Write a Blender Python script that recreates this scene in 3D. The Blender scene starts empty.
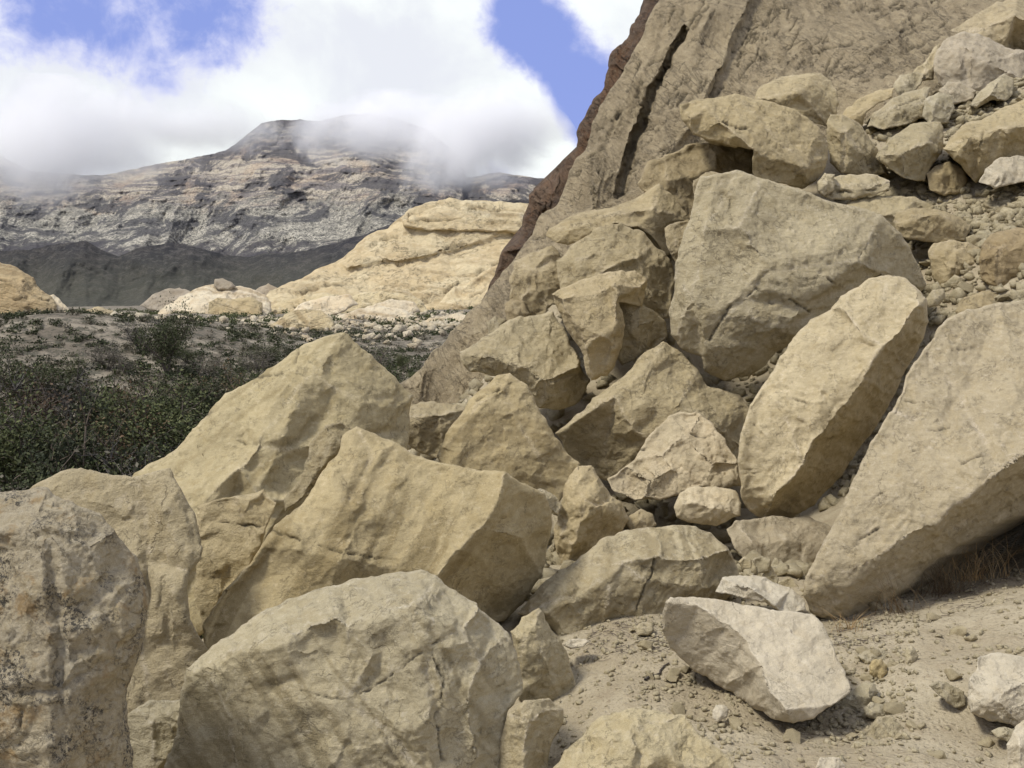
import bpy, bmesh, math, random
import numpy as np
from mathutils import Vector, Matrix
from mathutils.geometry import delaunay_2d_cdt
R = math.radians
sc = bpy.context.scene
C = sc.collection
random.seed(7)
rng = np.random.default_rng(7)

# ------------------------------------------------------------------ camera
F = 1024 * 35.0 / 36.0
PITCH = math.atan2(384 - 270, F)
EYE = np.array([0.0, 0.0, 1.6])
cam_d = bpy.data.cameras.new('camera')
cam = bpy.data.objects.new('camera', cam_d)
C.objects.link(cam)
cam_d.lens = 35; cam_d.sensor_width = 36
cam_d.clip_start = 0.05; cam_d.clip_end = 30000
cam.location = EYE
cam.rotation_euler = (R(90) - PITCH, 0, 0)
sc.camera = cam
# view axes in world space
FW = np.array([0, math.cos(PITCH), -math.sin(PITCH)])
UP = np.array([0, math.sin(PITCH), math.cos(PITCH)])
RT = np.array([1.0, 0, 0])
def P(px, py, d):
    """world point at distance d (along the view axis) on the line of sight through (px, py)"""
    px = np.asarray(px, float); py = np.asarray(py, float); d = np.asarray(d, float)
    return EYE + d[..., None] * (FW + ((px - 512) / F)[..., None] * RT + ((384 - py) / F)[..., None] * UP)
def P1(px, py, d): return Vector(P(np.array([px]), np.array([py]), np.array([d]))[0])

# ------------------------------------------------------------------ light
SUN = np.array([-0.50, -0.22, 0.80]); SUN /= np.linalg.norm(SUN)
sun_el = math.asin(SUN[2]); sun_az = math.atan2(SUN[0], SUN[1])
ld = bpy.data.lights.new('sun', 'SUN'); ld.energy = 2.6; ld.angle = R(11); ld.color = (1.0, 0.955, 0.87)
lo = bpy.data.objects.new('sun', ld); C.objects.link(lo)
lo.rotation_euler = Vector(SUN).to_track_quat('Z', 'Y').to_euler()
sc.view_settings.view_transform = 'Standard'; sc.view_settings.look = 'None'
sc.view_settings.exposure = 0.42; sc.view_settings.gamma = 1.0
sc.view_settings.use_curve_mapping = False
sc.cycles.use_denoising = True
sc.cycles.max_bounces = 24; sc.cycles.diffuse_bounces = 3; sc.cycles.volume_bounces = 24
sc.cycles.volume_step_rate = 1.0; sc.cycles.volume_max_steps = 128
sc.cycles.sample_clamp_indirect = 5

# ------------------------------------------------------------------ node helpers
class NT:
    def __init__(s, tree): s.t = tree; s.n = tree.nodes; s.l = tree.links
    def _set(s, sock, v):
        if isinstance(v, bpy.types.NodeSocket): s.l.new(v, sock)
        elif isinstance(v, (tuple, list)) and len(v) == 3 and sock.type == 'RGBA': sock.default_value = (*v, 1)
        else: sock.default_value = v
    def node(s, typ, out=0, ins=None, **kw):
        nd = s.n.new(typ)
        for k, v in kw.items(): setattr(nd, k, v)
        for k, v in (ins or {}).items(): s._set(nd.inputs[k], v)
        return nd.outputs[out]
    def math(s, op, a, b=0.0, clamp=False):
        nd = s.n.new('ShaderNodeMath'); nd.operation = op; nd.use_clamp = clamp
        s._set(nd.inputs[0], a); s._set(nd.inputs[1], b); return nd.outputs[0]
    def vmath(s, op, a, b=(0, 0, 0), out=0):
        nd = s.n.new('ShaderNodeVectorMath'); nd.operation = op
        s._set(nd.inputs[0], a)
        if op == 'SCALE': s._set(nd.inputs[3], b)
        else: s._set(nd.inputs[1], b)
        return nd.outputs[out]
    def noise(s, vec, scale, detail=4, rough=0.55, dist=0.0, out=0):
        return s.node('ShaderNodeTexNoise', out, {'Vector': vec, 'Scale': scale, 'Detail': detail, 'Roughness': rough, 'Distortion': dist})
    def ss(s, v, a, b, lo=0.0, hi=1.0):
        nd = s.n.new('ShaderNodeMapRange'); nd.interpolation_type = 'SMOOTHSTEP'
        for i, x in enumerate((v, a, b, lo, hi)): s._set(nd.inputs[i], x)
        return nd.outputs[0]
    def mix(s, f, a, b, mode='MIX'):
        nd = s.n.new('ShaderNodeMix'); nd.data_type = 'RGBA'; nd.blend_type = mode
        s._set(nd.inputs[0], f); s._set(nd.inputs[6], a); s._set(nd.inputs[7], b); return nd.outputs[2]
    def attr(s, name): return s.node('ShaderNodeAttribute', 2, attribute_name=name)

# ------------------------------------------------------------------ world: sky with clouds
w = bpy.data.worlds.new("World"); sc.world = w; w.use_nodes = True
t = NT(w.node_tree); t.n.clear()
SKY_STRENGTH = 0.1
geo = t.node('ShaderNodeTexCoord', 0)
sky = t.node('ShaderNodeTexSky', 0, sky_type='NISHITA', sun_disc=False, sun_elevation=sun_el, sun_rotation=sun_az, air_density=1.0, dust_density=0.6, ozone_density=2.0)
n_a = t.noise(geo, 3.6, 8, 0.56, 0.3)
n_b = t.noise(t.vmath('ADD', geo, (3.1, 1.7, 9.0)), 14.0, 6, 0.6, 0.2)
cover = t.math('ADD', t.math('MULTIPLY', t.math('SUBTRACT', n_a, 0.5), 2.0), t.math('MULTIPLY', t.math('SUBTRACT', n_b, 0.5), 1.7))
cover = t.math('ADD', cover, 0.26)
def gap(px, py, rpx, amp):
    d = Vector(P1(px, py, 1.0)) - Vector(EYE); d.normalize()
    dist = t.vmath('DISTANCE', geo, tuple(d), out=1)
    return t.math('MULTIPLY', t.ss(dist, 0.0, rpx / F * 1.6, 1.0, 0.0), amp)
for g in ((320, 120, 900, .12), (150, 45, 80, -.50), (100, 62, 50, -.40), (225, 18, 50, -.45), (30, 14, 70, -.45), (10, 60, 40, -.2), (560, 70, 55, -.75), (532, 25, 44, -.60), (592, 100, 40, -.50),
          (285, 28, 34, -.25), (150, 82, 24, -.3), (500, 10, 30, -.4),
          (400, 60, 95, .45), (330, 110, 120, .6), (100, 140, 130, .6), (500, 120, 70, .6), (620, 15, 38, .5), (320, -10, 55, .2), (40, 75, 40, .3)):
    cover = t.math('ADD', cover, gap(*g))
wisp = t.noise(t.vmath('ADD', geo, (1.0, 5.0, 2.0)), 30.0, 6, 0.62, 0.8)
cover = t.math('ADD', cover, t.math('MULTIPLY', t.math('SUBTRACT', wisp, 0.5), 0.55))
mask = t.ss(cover, -0.22, 0.42)
shade = t.noise(t.vmath('ADD', geo, (7.0, 2.0, 1.0)), 7.0, 6, 0.55, 0.3)
ccol = t.mix(t.ss(shade, 0.38, 0.62), (6.2, 6.4, 6.9), (7.5, 7.85, 7.7))
thin = t.ss(cover, 0.0, 0.5)
ccol = t.mix(thin, (6.0, 6.1, 7.8), ccol)
skyc = t.mix(1.0, sky, (0.62, 0.56, 0.95), 'MULTIPLY')
skyc = t.mix(0.8, skyc, (2.3, 3.0, 6.2))
col = t.mix(mask, skyc, ccol)
sep = t.node('ShaderNodeSeparateXYZ', 2, {'Vector': geo})
col = t.mix(t.ss(sep, -0.10, 0.0), (2.2, 2.0, 1.6), col)
bg = t.node('ShaderNodeBackground', 0, {'Color': col, 'Strength': SKY_STRENGTH})
out = t.n.new('ShaderNodeOutputWorld'); t.l.new(bg, out.inputs[0])

# ------------------------------------------------------------------ numpy noise
def _h(i, j, k, s):
    n = (i.astype(np.int64) * 73856093) ^ (j.astype(np.int64) * 19349663) ^ (k.astype(np.int64) * 83492791) ^ (s * 2654435761 & 0xffffffff)
    n = (n ^ (n >> 13)) * 1274126177 & 0xffffffff
    n = (n ^ (n >> 16)) * 2246822519 & 0xffffffff
    n = n ^ (n >> 15)
    return (n & 0xffffff) / float(0xffffff)
def vnoise(p, s=0):
    f = np.floor(p).astype(np.int64); u = p - f; u = u * u * u * (u * (u * 6 - 15) + 10)
    r = 0
    for a in (0, 1):
        wa = u[:, 0] if a else 1 - u[:, 0]
        for b in (0, 1):
            wb = u[:, 1] if b else 1 - u[:, 1]
            for c in (0, 1):
                wc = u[:, 2] if c else 1 - u[:, 2]
                r = r + wa * wb * wc * _h(f[:, 0] + a, f[:, 1] + b, f[:, 2] + c, s)
    return r * 2 - 1
ROT = np.array(Matrix.Rotation(0.9, 3, Vector((0.3, 0.8, 0.52)).normalized()))
def fbm(p, s=0, octs=4, gain=0.5):
    a = 1; r = 0; t_ = 0
    for o in range(octs):
        r = r + a * vnoise(p, s + o * 17); t_ += a; a *= gain; p = (p @ ROT) * 2.03
    return r / t_
def cells(p, s=0):
    """nearest cell: returns (vector from its centre, distance, per-cell random vector, second distance)"""
    f = np.floor(p).astype(np.int64)
    best = np.full(len(p), 9.0); sec = np.full(len(p), 9.0); bv = np.zeros_like(p); br = np.zeros_like(p)
    for a in (-1, 0, 1):
        for b in (-1, 0, 1):
            for c in (-1, 0, 1):
                i, j, k = f[:, 0] + a, f[:, 1] + b, f[:, 2] + c
                ctr = np.stack([i + _h(i, j, k, s), j + _h(i, j, k, s + 1), k + _h(i, j, k, s + 2)], 1)
                d = np.linalg.norm(p - ctr, axis=1); m = d < best
                sec = np.where(m, best, np.minimum(sec, d))
                best = np.where(m, d, best)
                bv[m] = (p - ctr)[m]
                br[m] = np.stack([_h(i, j, k, s + 3), _h(i, j, k, s + 4), _h(i, j, k, s + 5)], 1)[m] * 2 - 1
    return bv, best, br, sec

def facets(X, spacing, s=0, jit=.36):
    """continuous noise made of flat triangles between scattered points (broken-stone planes)"""
    a = 0.7 + s % 7; ca, sa = math.cos(a), math.sin(a)
    p = np.column_stack([X[:, 0] * ca - X[:, 1] * sa, X[:, 0] * sa + X[:, 1] * ca]) / spacing
    z0 = np.zeros(len(X))
    p = p + .22 * np.column_stack([vnoise(np.column_stack([p * 1.3, z0 + s]), s + 5), vnoise(np.column_stack([p * 1.3, z0 + s]), s + 6)])
    f = np.floor(p).astype(np.int64); best = np.full(len(X), 1e9); 
    def site(i, j):
        k = i * 0
        return i + .5 + jit * 2 * (_h(i, j, k, s) - .5), j + .5 + jit * 2 * (_h(i, j, k, s + 1) - .5), _h(i, j, k, s + 2) * 2 - 1
    # each lattice cell of jittered corners is two triangles; test the nine round about
    out = np.zeros(len(X)); todo = np.arange(len(X)); pa, fa = p, f
    for a_ in (0, -1, 1):
        for b_ in (0, -1, 1):
            if not len(todo): break
            p = pa[todo]; f = fa[todo]; done = np.zeros(len(todo), bool)
            i, j = f[:, 0] + a_ , f[:, 1] + b_
            A = site(i, j); B = site(i + 1, j); Cc = site(i, j + 1); Dd = site(i + 1, j + 1)
            for (u, v, w) in ((A, B, Cc), (B, Dd, Cc)):
                den = (v[1] - w[1]) * (u[0] - w[0]) + (w[0] - v[0]) * (u[1] - w[1])
                den = np.where(np.abs(den) < 1e-9, 1e-9, den)
                l0 = ((v[1] - w[1]) * (p[:, 0] - w[0]) + (w[0] - v[0]) * (p[:, 1] - w[1])) / den
                l1 = ((w[1] - u[1]) * (p[:, 0] - w[0]) + (u[0] - w[0]) * (p[:, 1] - w[1])) / den
                l2 = 1 - l0 - l1; m = (l0 >= -1e-7) & (l1 >= -1e-7) & (l2 >= -1e-7) & ~done
                out[todo[m]] = (l0 * u[2] + l1 * v[2] + l2 * w[2])[m]; done |= m
            todo = todo[~done]
    return out

# ------------------------------------------------------------------ object helpers
def tag(o, label=None, cat=None, group=None, kind=None):
    if label: o['label'] = label
    if cat: o['category'] = cat
    if group: o['group'] = group
    if kind: o['kind'] = kind
    return o
def mesh_obj(name, V, T, mat, parent=None, smooth=True, attrs=None, origin=None):
    V = np.asarray(V, np.float64); T = np.asarray(T, np.int32)
    o0 = np.zeros(3) if origin is None else np.asarray(origin, float)
    me = bpy.data.meshes.new(name)
    me.vertices.add(len(V)); me.vertices.foreach_set('co', (V - o0).astype(np.float32).ravel())
    k = T.shape[1]
    me.loops.add(T.size); me.loops.foreach_set('vertex_index', T.ravel())
    me.polygons.add(len(T)); me.polygons.foreach_set('loop_start', np.arange(0, T.size, k, dtype=np.int32))
    me.update(calc_edges=True); me.validate()
    if smooth: me.polygons.foreach_set('use_smooth', np.ones(len(me.polygons), bool))
    for kx, v in (attrs or {}).items():
        a = me.attributes.new(kx, 'FLOAT', 'POINT'); a.data.foreach_set('value', np.asarray(v, np.float32))
    for m in (mat if isinstance(mat, (list, tuple)) else [mat]): me.materials.append(m)
    o = bpy.data.objects.new(name, me); C.objects.link(o); o.location = o0
    if parent: o.parent = parent; o.matrix_parent_inverse = Matrix.Identity(4); o.location = Vector(o0) - parent.location
    return o
def vnormals(V, T):
    n = np.cross(V[T[:, 1]] - V[T[:, 0]], V[T[:, 2]] - V[T[:, 0]])
    N = np.zeros_like(V)
    for k in range(3):
        for c in range(3): N[:, c] += np.bincount(T[:, k], n[:, c], len(V))
    return N / (np.linalg.norm(N, axis=1, keepdims=True) + 1e-12)
def segdist(p, a, b):
    ab = b - a; tt = np.clip(((p - a) @ ab) / (ab @ ab + 1e-9), 0, 1)
    return np.linalg.norm(p - (a + tt[:, None] * ab), axis=1)
def inside(p, poly):
    x, y = p[:, 0], p[:, 1]; r = np.zeros(len(p), bool); n = len(poly)
    for i in range(n):
        x0, y0 = poly[i]; x1, y1 = poly[(i + 1) % n]
        if y0 == y1: continue
        c = ((y0 > y) != (y1 > y)) & (x < (x1 - x0) * (y - y0) / (y1 - y0) + x0)
        r ^= c
    return r

# ------------------------------------------------------------------ materials
def new_mat(name, rough=0.9):
    m = bpy.data.materials.new(name); m.use_nodes = True
    t = NT(m.node_tree); bs = t.n['Principled BSDF']; bs.inputs['Roughness'].default_value = rough
    bs.inputs['Specular IOR Level'].default_value = 0.25
    return m, t, bs
def stone_mat(name, A, B, stain, pale, k=1.0, bump=0.5, speck=0.35, lichen=False, tilt=8, lamk=1.0, joints=0.0):
    """fine-grained sandstone; k scales the texture with the size of the place it stands in (1 = metres)"""
    m, t, bs = new_mat(name)
    tc = t.node('ShaderNodeTexCoord', 3)
    rnd = t.node('ShaderNodeObjectInfo', 5)
    tint = t.node('ShaderNodeObjectInfo', 1)
    v = t.vmath('ADD', t.vmath('SCALE', tc, 1.0 / k), t.vmath('SCALE', (17.0, 9.0, 13.0), rnd))
    big = t.noise(v, 1.3, 5, 0.6, 0.6)
    mid = t.noise(v, 6.0, 6, 0.65, 0.8)
    fin = t.noise(v, 45.0, 4, 0.7)
    gr = t.noise(v, 160.0, 3, 0.75)
    c = t.mix(t.ss(big, 0.36, 0.64), A, B)
    c = t.mix(t.math('MULTIPLY', t.ss(mid, 0.48, 0.66), 0.50), c, stain)
    band = t.attr('band')
    c = t.mix(t.math('MULTIPLY', band, 0.75), c, tuple(x * .72 for x in stain))
    ed = t.attr('edge')
    c = t.mix(t.math('MULTIPLY', t.math('MULTIPLY', ed, t.ss(fin, 0.35, 0.6)), 0.75), c, pale)
    # soft streaky grain (bedding laminae)
    vr = t.node('ShaderNodeVectorRotate', 0, {'Vector': v, 'Angle': R(tilt)}, rotation_type='Y_AXIS')
    lam = t.noise(t.vmath('MULTIPLY', vr, (5.0, 5.0, 38.0)), 1.0, 5, 0.62, 1.0)
    c = t.mix(t.math('MULTIPLY', t.ss(lam, 0.46, 0.70), min(.5, 0.22 * lamk)), c, tuple(x * 0.62 for x in A))
    c = t.mix(t.math('MULTIPLY', t.ss(lam, 0.46, 0.26), min(.5, 0.22 * lamk)), c, pale)
    c = t.mix(t.math('MULTIPLY', t.ss(gr, 0.51, 0.66), speck), c, tuple(x * 0.35 for x in B))
    c = t.mix(t.math('MULTIPLY', t.ss(gr, 0.47, 0.34), speck * 0.8), c, pale)
    mo = t.noise(v, 17.0, 5, 0.7, 0.4)
    c = t.mix(t.math('MULTIPLY', t.ss(mo, 0.50, 0.66), 0.34), c, tuple(x * 0.60 for x in A))
    c = t.mix(t.math('MULTIPLY', t.ss(mo, 0.46, 0.32), 0.34), c, pale)
    # hairline cracks and flake edges
    hl = t.math('ABSOLUTE', t.math('SUBTRACT', t.noise(v, 2.3, 6, 0.62, 0.5), 0.5))
    hl2 = t.math('ABSOLUTE', t.math('SUBTRACT', t.noise(t.vmath('ADD', vr, (3., 3., 3.)), 5.5, 6, 0.66, 0.3), 0.5))
    msk = t.ss(t.noise(v, 3.1, 3, 0.5), 0.50, 0.58)
    msk2 = t.ss(t.noise(t.vmath('ADD', v, (8., 1., 5.)), 4.0, 3, 0.5), 0.50, 0.58)
    line = t.math('MAXIMUM', t.math('MULTIPLY', t.ss(hl, 0.0, 0.010, 1.0, 0.0), msk), t.math('MULTIPLY', t.ss(hl2, 0.0, 0.012, 1.0, 0.0), msk2))
    c = t.mix(t.math('MULTIPLY', line, 0.55), c, tuple(x * 0.35 for x in B))
    if joints:
        for tl_, sv_, of_ in ((tilt, (1.1, 1.1, 9.0), 1.0), (tilt + 6, (2.6, 2.6, 22.0), 4.0), (tilt + 38, (1.6, 1.6, 12.0), 7.0), (tilt + 34, (4.0, 4.0, 26.0), 9.0)):
            vj = t.node('ShaderNodeVectorRotate', 0, {'Vector': t.vmath('ADD', v, (of_, of_, of_)), 'Angle': R(tl_)}, rotation_type='Y_AXIS')
            nj = t.math('ABSOLUTE', t.math('SUBTRACT', t.noise(t.vmath('MULTIPLY', vj, sv_), 1.0, 3, 0.5, 0.15), 0.5))
            mj = t.ss(t.noise(t.vmath('ADD', v, (of_, 2., of_)), 0.9, 4, 0.6), 0.47, 0.58)
            lj = t.math('MULTIPLY', t.ss(nj, 0.0, 0.017, 1.0, 0.0), mj)
            line = t.math('MAXIMUM', line, t.math('MULTIPLY', lj, joints))
        c = t.mix(t.math('MULTIPLY', line, 0.35), c, tuple(x * 0.35 for x in B))
    if lichen:
        li = t.noise(v, 2.6, 4, 0.6, 0.5); l2 = t.noise(v, 38.0, 4, 0.8, 0.1)
        mk = t.math('MULTIPLY', t.ss(li, 0.47, 0.60), t.ss(l2, 0.47, 0.56))
        c = t.mix(t.math('MULTIPLY', mk, 0.88), c, (0.035, 0.035, 0.035))
        l3 = t.noise(t.vmath('ADD', v, (4.0, 4.0, 4.0)), 4.5, 5, 0.65, 0.4)
        c = t.mix(t.math('MULTIPLY', t.ss(l3, 0.54, 0.68), 0.6), c, (0.30, 0.19, 0.07))
        c = t.mix(t.math('MULTIPLY', t.ss(l3, 0.46, 0.30), 0.5), c, (0.50, 0.46, 0.36))
    c = t.mix(t.math('MULTIPLY', t.attr('crack'), 0.8), c, tuple(x * 0.18 for x in B))
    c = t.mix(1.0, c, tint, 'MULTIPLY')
    t.l.new(c, bs.inputs['Base Color'])
    pits = t.noise(v, 22.0, 6, 0.7, 0.5)
    h = t.math('ADD', t.math('MULTIPLY', pits, 0.9), t.math('MULTIPLY', gr, 0.45))
    h = t.math('ADD', h, t.math('MULTIPLY', lam, 0.45 * lamk))
    h = t.math('ADD', h, t.math('MULTIPLY', fin, 0.65))
    h = t.math('SUBTRACT', h, t.math('MULTIPLY', line, 0.9 if joints else 0.5))
    b = t.node('ShaderNodeBump', 0, {'Height': h, 'Strength': bump, 'Distance': 0.036 * k})
    t.l.new(b, bs.inputs['Normal'])
    return m
TAN, TAN2 = (0.450, 0.386, 0.243), (0.384, 0.327, 0.203)
OCH, PAL = (0.335, 0.270, 0.142), (0.58, 0.515, 0.385)
M = {}
M['near'] = stone_mat('tan_sandstone', TAN, TAN2, OCH, PAL, 0.55, 0.6)
M['mid'] = stone_mat('tan_sandstone_broken', TAN, TAN2, OCH, PAL, 1.0, 0.7)
M['grey'] = stone_mat('grey_sandstone', (0.43, 0.37, 0.258), (0.365, 0.315, 0.215), (0.34, 0.275, 0.17), (0.57, 0.51, 0.385), 0.8, 0.55)
M['white'] = stone_mat('pale_sandstone', (0.54, 0.475, 0.345), (0.48, 0.42, 0.30), (0.45, 0.375, 0.245), (0.64, 0.58, 0.45), 0.7, 0.5, 0.25)
M['lichen'] = stone_mat('weathered_sandstone', (0.46, 0.40, 0.275), (0.38, 0.33, 0.23), (0.33, 0.26, 0.13), (0.58, 0.53, 0.41), 0.4, 0.8, 0.4, lichen=True)
M['cliff'] = stone_mat('cliff_sandstone', (0.400, 0.338, 0.228), (0.325, 0.272, 0.182), (0.28, 0.23, 0.15), (0.52, 0.455, 0.335), 2.0, 0.85, 0.5, tilt=-62, lamk=1.2, joints=.85)
M['red'] = stone_mat('red_varnished_sandstone', (0.190, 0.120, 0.072), (0.090, 0.060, 0.040), (0.225, 0.110, 0.050), (0.30, 0.235, 0.15), 2.2, 1.0, 0.6, tilt=-62, lamk=1.6, joints=1.0)
M['dome'] = stone_mat('cream_slickrock', (0.70, 0.60, 0.385), (0.64, 0.52, 0.31), (0.52, 0.39, 0.21), (0.80, 0.72, 0.53), 26.0, 0.8, 0.2, tilt=-12, joints=.4)
M['cream'] = stone_mat('white_slickrock', (0.80, 0.70, 0.50), (0.74, 0.62, 0.42), (0.62, 0.46, 0.26), (0.86, 0.80, 0.63), 20.0, 0.8, 0.2)
M['brown'] = stone_mat('brown_slickrock', (0.43, 0.365, 0.265), (0.36, 0.30, 0.21), (0.32, 0.25, 0.16), (0.56, 0.48, 0.37), 20.0, 0.8, 0.3)

# ------------------------------------------------------------------ rock builder
def parse(s): return [[float(a) for a in q.split(',')] for q in s.split()]
STAT = {'v': 0}
def rock(name, label, cat, d0, outline, ridges=(), mat='mid', thick=None, step=None, tint=1.0, rough=1.0, chip=1.0,
         strata=None, saw=None, cracks=(), rnd=None, lap=1, warp=1.0, cdep=3.4, cwk=.72, facet=1.2, seed=None, group=None, parent=None, edge=1.0, back=(0, 0), kind=None):
    """A closed stone. outline / ridges: corners of its facets as (x, y, offset in depth), all three in one unit
    (the size one picture element has at distance d0)."""
    u = d0 / F
    O = parse(outline); lut = {(p[0], p[1]): p[2] for p in O}
    RG = [parse(r) for r in ridges]
    for r in RG:
        for p in r:
            if len(p) == 3: lut[(p[0], p[1])] = p[2]
            elif (p[0], p[1]) in lut: p.append(lut[(p[0], p[1])])
            else: print('MISSING', name, label[:40], p); p.append(0.0)
    xs = [p[0] for p in O]; ys = [p[1] for p in O]
    size = min(max(xs) - min(xs), max(ys) - min(ys)); size = max(8.0, min(size, 190.0))
    area = (max(xs) - min(xs)) * (max(ys) - min(ys))
    if step is None: step = min(1.75, max(1.2, math.sqrt(area / 22000.0)))
    sd = seed if seed is not None else int(abs(xs[0] * 7 + ys[0] * 13)) % 9973
    # coarse triangulation gives the facets
    pts = list(dict.fromkeys([(p[0], p[1]) for p in O] + [(p[0], p[1]) for r in RG for p in r]))
    idx = {p: i for i, p in enumerate(pts)}
    ed = [(idx[(r[i][0], r[i][1])], idx[(r[i + 1][0], r[i + 1][1])]) for r in RG for i in range(len(r) - 1)]
    vo, eo, fo, ov, _, _ = delaunay_2d_cdt([Vector(p) for p in pts], ed, [[idx[(p[0], p[1])] for p in O]], 1, 1e-4)
    cz = []
    for i, q in enumerate(ov):
        if q: cz.append(lut[pts[q[0]]])
        else:
            k = min(pts, key=lambda a: (a[0] - vo[i][0])**2 + (a[1] - vo[i][1])**2); cz.append(lut[k])
    cv = np.array([[a[0], a[1]] for a in vo]); cz = np.array(cz)
    # resampled constraints
    P2 = []; Z2 = []; E2 = []; key = {}
    def addp(x, y, z):
        k = (round(x, 2), round(y, 2))
        if k in key: return key[k]
        key[k] = len(P2); P2.append((x, y)); Z2.append(z); return key[k]
    def line(a, b):
        L = math.hypot(a[0] - b[0], a[1] - b[1]); n = max(1, int(round(L / step)))
        return [addp(a[0] + (b[0] - a[0]) * i / n, a[1] + (b[1] - a[1]) * i / n, a[2] + (b[2] - a[2]) * i / n) for i in range(n + 1)]
    loop = []
    for i in range(len(O)): loop += line(O[i], O[(i + 1) % len(O)])[:-1]
    nring = len(loop)
    for r in RG:
        for i in range(len(r) - 1):
            q = line(r[i], r[i + 1]); E2 += list(zip(q[:-1], q[1:]))
    con = np.array(P2)
    gx = np.arange(min(xs), max(xs), step); gy = np.arange(min(ys), max(ys), step * 0.87)
    G = np.array([(x + (step / 2 if j % 2 else 0), y) for j, y in enumerate(gy) for x in gx])
    G += rng.uniform(-.22, .22, G.shape) * step
    G = G[inside(G, [(p[0], p[1]) for p in O])]
    if len(G):
        # drop grid points too near a constraint sample
        cell = {}
        for x, y in con: cell.setdefault((int(x // step), int(y // step)), []).append((x, y))
        keep = []
        for x, y in G:
            i, j = int(x // step), int(y // step); ok = True
            for a in (-1, 0, 1):
                for b in (-1, 0, 1):
                    for (cx, cy) in cell.get((i + a, j + b), ()):
                        if (cx - x)**2 + (cy - y)**2 < (0.6 * step)**2: ok = False; break
                    if not ok: break
                if not ok: break
            keep.append(ok)
        G = G[np.array(keep)]
    gz = np.zeros(len(G)); 
    for f in fo:
        a, b, c = cv[f[0]], cv[f[1]], cv[f[2]]
        den = (b[1] - c[1]) * (a[0] - c[0]) + (c[0] - b[0]) * (a[1] - c[1])
        if abs(den) < 1e-9 or not len(G): continue
        l0 = ((b[1] - c[1]) * (G[:, 0] - c[0]) + (c[0] - b[0]) * (G[:, 1] - c[1])) / den
        l1 = ((c[1] - a[1]) * (G[:, 0] - c[0]) + (a[0] - c[0]) * (G[:, 1] - c[1])) / den
        l2 = 1 - l0 - l1; mk = (l0 > -1e-6) & (l1 > -1e-6) & (l2 > -1e-6)
        gz[mk] = (l0 * cz[f[0]] + l1 * cz[f[1]] + l2 * cz[f[2]])[mk]
    allp = np.vstack([con, G]) if len(G) else con
    allz = np.concatenate([np.array(Z2), gz])
    vv, _, ff, ov, _, _ = delaunay_2d_cdt([Vector(p) for p in allp], E2, [loop], 1, 1e-5)
    X = np.array([[a[0], a[1]] for a in vv]); Z = np.array([allz[q[0]] if q else 0.0 for q in ov])
    mp = {}
    for i, q in enumerate(ov):
        for k in q: mp[k] = i
    bad = np.array([not q for q in ov])
    if bad.any():
        good = np.where(~bad)[0]
        for i in np.where(bad)[0]: Z[i] = Z[good[np.argmin(((X[good] - X[i])**2).sum(1))]]
    ring = [mp[k] for k in loop]
    T = np.array(ff, np.int32)
    # edge attribute and rounding towards the outline
    dr = np.full(len(X), 1e3)
    for i in range(len(O)):
        dr = np.minimum(dr, segdist(X, np.array(O[i][:2]), np.array(O[(i + 1) % len(O)][:2])))
    dk = np.full(len(X), 1e3)
    for r in RG:
        for i in range(len(r) - 1): dk = np.minimum(dk, segdist(X, np.array(r[i][:2]), np.array(r[i + 1][:2])))
    rr = rnd if rnd is not None else max(1.6, size * 0.022)
    s_ = np.clip(dr, 0, rr); Z = Z + rr - np.sqrt(np.maximum(rr * rr - (rr - s_)**2, 0))
    isr = np.zeros(len(X), bool); isr[ring] = True
    A_, B_ = np.concatenate([T[:, 0], T[:, 1], T[:, 2]]), np.concatenate([T[:, 1], T[:, 2], T[:, 0]])
    deg = np.bincount(A_, minlength=len(X)) + np.bincount(B_, minlength=len(X))
    for _ in range(lap):
        m_ = (np.bincount(A_, Z[B_], len(X)) + np.bincount(B_, Z[A_], len(X))) / np.maximum(deg, 1)
        Z = np.where(isr, Z, 0.5 * Z + 0.5 * m_)
    # wavering of outlines and edges
    q3 = np.column_stack([X, np.full(len(X), sd * 3.7)])
    wl = max(7.0, size * 0.22); wa = warp * min(3.2, 0.7 + size * 0.014)
    wx = np.column_stack([fbm(q3 / wl, sd + 5, 4, .55), fbm(q3 / wl, sd + 51, 4, .55)]) * wa
    jg = size * .10 + 4
    wx = wx + warp * np.column_stack([facets(X, jg, sd + 21), facets(X, jg, sd + 22)]) * min(2.6, .5 + size * .014) + warp * np.column_stack([facets(X, 5.5, sd + 23), facets(X, 5.5, sd + 24)]) * min(.8, .2 + size * .006)
    Xw = X + wx
    crk = np.zeros(len(X))
    for cs in cracks:
        pl = parse(cs); dd = np.full(len(X), 1e3)
        for i in range(len(pl) - 1): dd = np.minimum(dd, segdist(X + wx * 1.3 + 1.1 * np.column_stack([vnoise(q3 / 4.5, sd + 92), vnoise(q3 / 4.5, sd + 93)]), np.array(pl[i][:2]), np.array(pl[i + 1][:2])))
        cw = (pl[0][2] if len(pl[0]) > 2 else 2.2) * cwk
        brk = np.clip(.9 + 2.4 * vnoise(q3 / 8.0, sd + 91), 0.0, 1)
        crk = np.maximum(crk, np.clip(1 - dd / cw, 0, 1) * brk)
    # broken planes, large and small; kept off the corners given by hand
    kf = np.clip(np.minimum(dr, dk) / (size * .05 + 1.5), 0, 1) if facet > 0 else 0
    Z = Z + facet * (facets(X, size * .36 + 4, sd) * (size * .36 + 4) * .14 * kf + facets(X, size * .15 + 4, sd + 3) * (size * .15 + 4) * .14 * np.clip(kf + .35, 0, 1)
                     + facets(X, size * .055 + 3.5, sd + 9) * (size * .055 + 3.5) * .10)
    W = P(Xw[:, 0], Xw[:, 1], d0 * (1 + Z / F))
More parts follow.
